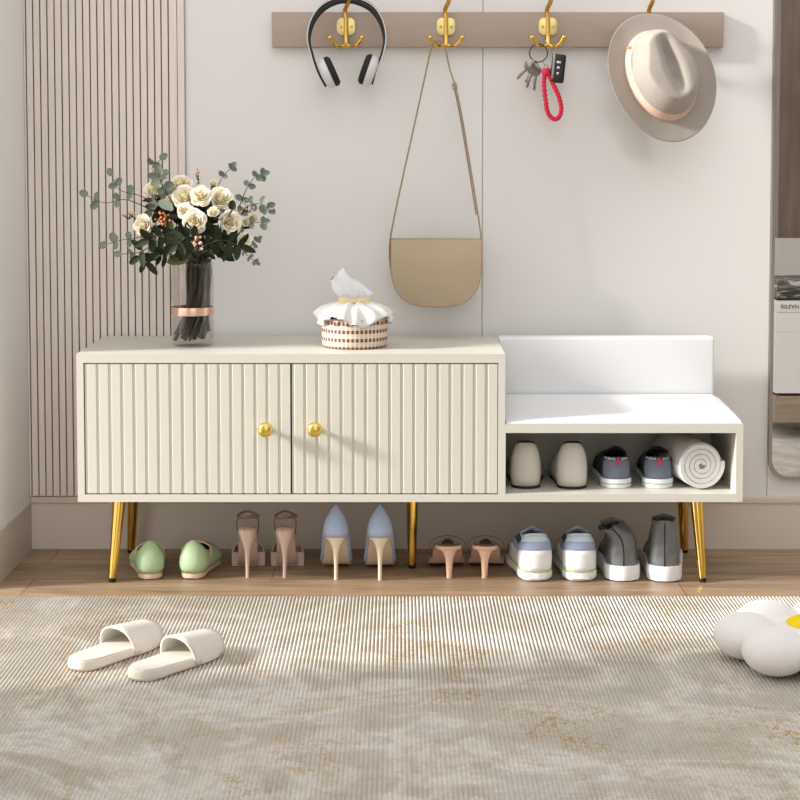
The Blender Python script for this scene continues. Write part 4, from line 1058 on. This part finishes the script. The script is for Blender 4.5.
# rolled towel
ry_ = .045
rcn = at(701.5, 460.5, ry_); RR = px(25, ry_)
tw = thing('rolled_towel', 'white rolled towel lying in the right end of the open niche', 'towel', (rcn.x, ry_, nb), .17)
b = MB(); turns = 4.6; Npt = 150; zc_ = RR+.0008
def spi(t, dr=0): a = 2*PI*turns*t+.15-2*PI*turns; r = .004+(RR-.004)*t+dr; return r*cos(a), r*sin(a)
pitch_ = (RR-.004)/turns; th = pitch_*.88; ring = []
for i in range(Npt+1): ring.append(spi(i/Npt))
for i in range(Npt, -1, -1): x, z = spi(i/Npt, -th); ring.append((x, z)) if (.004+(RR-.004)*i/Npt-th) > .0005 else None
LT = .20
vs = [(x, y, z+zc_) for y in (0.0, .004, LT) for x, z in ring]; n = len(ring)
for kk, y in enumerate((0.003, .0, .006, LT)):
    pass
rows = [[(x, y, z+zc_) for x, z in ring] for y in (.0, LT)]
b.grid(rows, cv=True)
# end faces as strips between outer and inner spiral
m_ = n-(Npt+1)
for y in (0, LT):
    o1 = [(x, y, z+zc_) for x, z in ring[:Npt+1]][-m_:]; o2 = [(x, y, z+zc_) for x, z in ring[Npt+1:]][::-1]
    b.grid([o1, o2])
b.build('towel_roll', M_towel, tw, ang=50)
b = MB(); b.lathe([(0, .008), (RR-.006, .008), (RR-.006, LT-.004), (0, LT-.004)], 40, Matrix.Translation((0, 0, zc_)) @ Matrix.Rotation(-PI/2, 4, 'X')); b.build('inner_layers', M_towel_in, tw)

# ------------------------------------------------------------------ slides
def slide(hu, hv, tu, tv, label):
    a, c = fl(hu, hv, RZ), fl(tu, tv, RZ); d = c-a; a = a+d*.03; Ln = d.length*.93; yaw = math.atan2(-d.x, d.y)
    s = thing('slide_sandal', label, 'sandal', (a.x, a.y, RZ), yaw, 'ivory slides on the rug')
    ol = outline(Ln, .044, .036, toe=.6, heelr=.2, toer=.25, n=30)
    b = MB(); slab(b, ol, c_(0), lambda t: ip([(0, .020), (.5, .017), (1, .018)], t), off=0, sidebulge=.0025, inset=.002); b.build('sole', M_slides, s)
    b = MB(); slab(b, ol, lambda t: ip([(0, .0198), (.5, .0168), (1, .0178)], t), lambda t: ip([(0, .0222), (.5, .0185), (1, .0200)], t), off=-.0035); b.build('footbed', M_slide, s, bevel=.0)
    b = MB(); rows = []
    for i in range(9):
        q = i/8; t = .50+.34*q; y = Ln*t; w = .045-.002*q; hh = .038-.012*q; row = []
        for k in range(25):
            an = PI*k/24; e_ = .85
            row.append((w*math.copysign(abs(cos(an))**e_, cos(an)), y+.014*(sin(an))*(1-2*q)*-1*.9+.0, .006+(hh+.014)*abs(sin(an))**.85))
        rows.append(row)
    b.grid(rows); b.build('strap', M_slide, s, ang=0, solid=.0045, off=-1, bevel=0)
slide(72, 672, 162, 637, 'ivory rubber slide sandal further from the pillow, left one of the pair on the rug')
slide(132, 682, 223, 647, 'ivory rubber slide sandal nearer the pillow, right one of the pair on the rug')

# ------------------------------------------------------------------ daisy pillow
pc = fl(812, 661, RZ); pil = thing('flower_pillow', 'plush white daisy shaped pillow with yellow centre lying on the rug', 'pillow', (pc.x, pc.y, RZ))
b = MB(); Rp = .125
for k in range(7):
    a = 2*PI*k/7+math.radians(-136); b.ball((Rp*cos(a), Rp*sin(a), .045), (.064, .064, .0445), 28, Matrix.Rotation(0, 4, 'Z'))
b.ball((0, 0, .042), (.095, .095, .037), 28)
o = b.build('petals', M_pillow, pil, merge=False, ang=0)
md = o.modifiers.new('r', 'REMESH'); md.mode = 'VOXEL'; md.voxel_size = .004; md.use_smooth_shade = True
md = o.modifiers.new('sm', 'SMOOTH'); md.iterations = 6; md.factor = .5
b = MB(); b.ball((0, 0, .073), (.050, .050, .015), 28); b.build('yellow_centre', M_yellow, pil)

# ------------------------------------------------------------------ light
w = bpy.data.worlds.new('world'); bpy.context.scene.world = w; w.use_nodes = True; nt = w.node_tree
bg = nt.nodes['Background']; tc = nt.nodes.new('ShaderNodeTexCoord'); sp = nt.nodes.new('ShaderNodeSeparateXYZ'); nt.links.new(tc.outputs['Generated'], sp.inputs[0])
def wm(op, a, b_):
    x = nt.nodes.new('ShaderNodeMath'); x.operation = op
    for i, q in enumerate((a, b_)):
        if hasattr(q, 'links'): nt.links.new(q, x.inputs[i])
        else: x.inputs[i].default_value = q
    return x.outputs[0]
k = wm('ADD', wm('MULTIPLY', sp.outputs['X'], -.35), wm('ADD', wm('MULTIPLY', sp.outputs['Z'], .05), .86))
k = wm('ADD', k, wm('MULTIPLY', sp.outputs['Y'], -.3)); k = wm('MAXIMUM', k, .25)
nt.links.new(k, bg.inputs['Strength']); bg.inputs['Color'].default_value = (.985, .99, 1.0, 1)
sl = bpy.data.lights.new('sun', 'SUN'); so = bpy.data.objects.new('sun', sl); C.objects.link(so)
sl.energy = 4.6; sl.angle = math.radians(8); sl.color = (1, .975, .94)
so.rotation_euler = Vector((2.2, .5, -1.0)).to_track_quat('-Z', 'Y').to_euler(); so.location = (-3, -2, 3)
vs_ = bpy.context.scene.view_settings; vs_.view_transform = 'Standard'; vs_.look = 'None'; vs_.gamma = 1; vs_.use_curve_mapping = False; vs_.exposure = .5
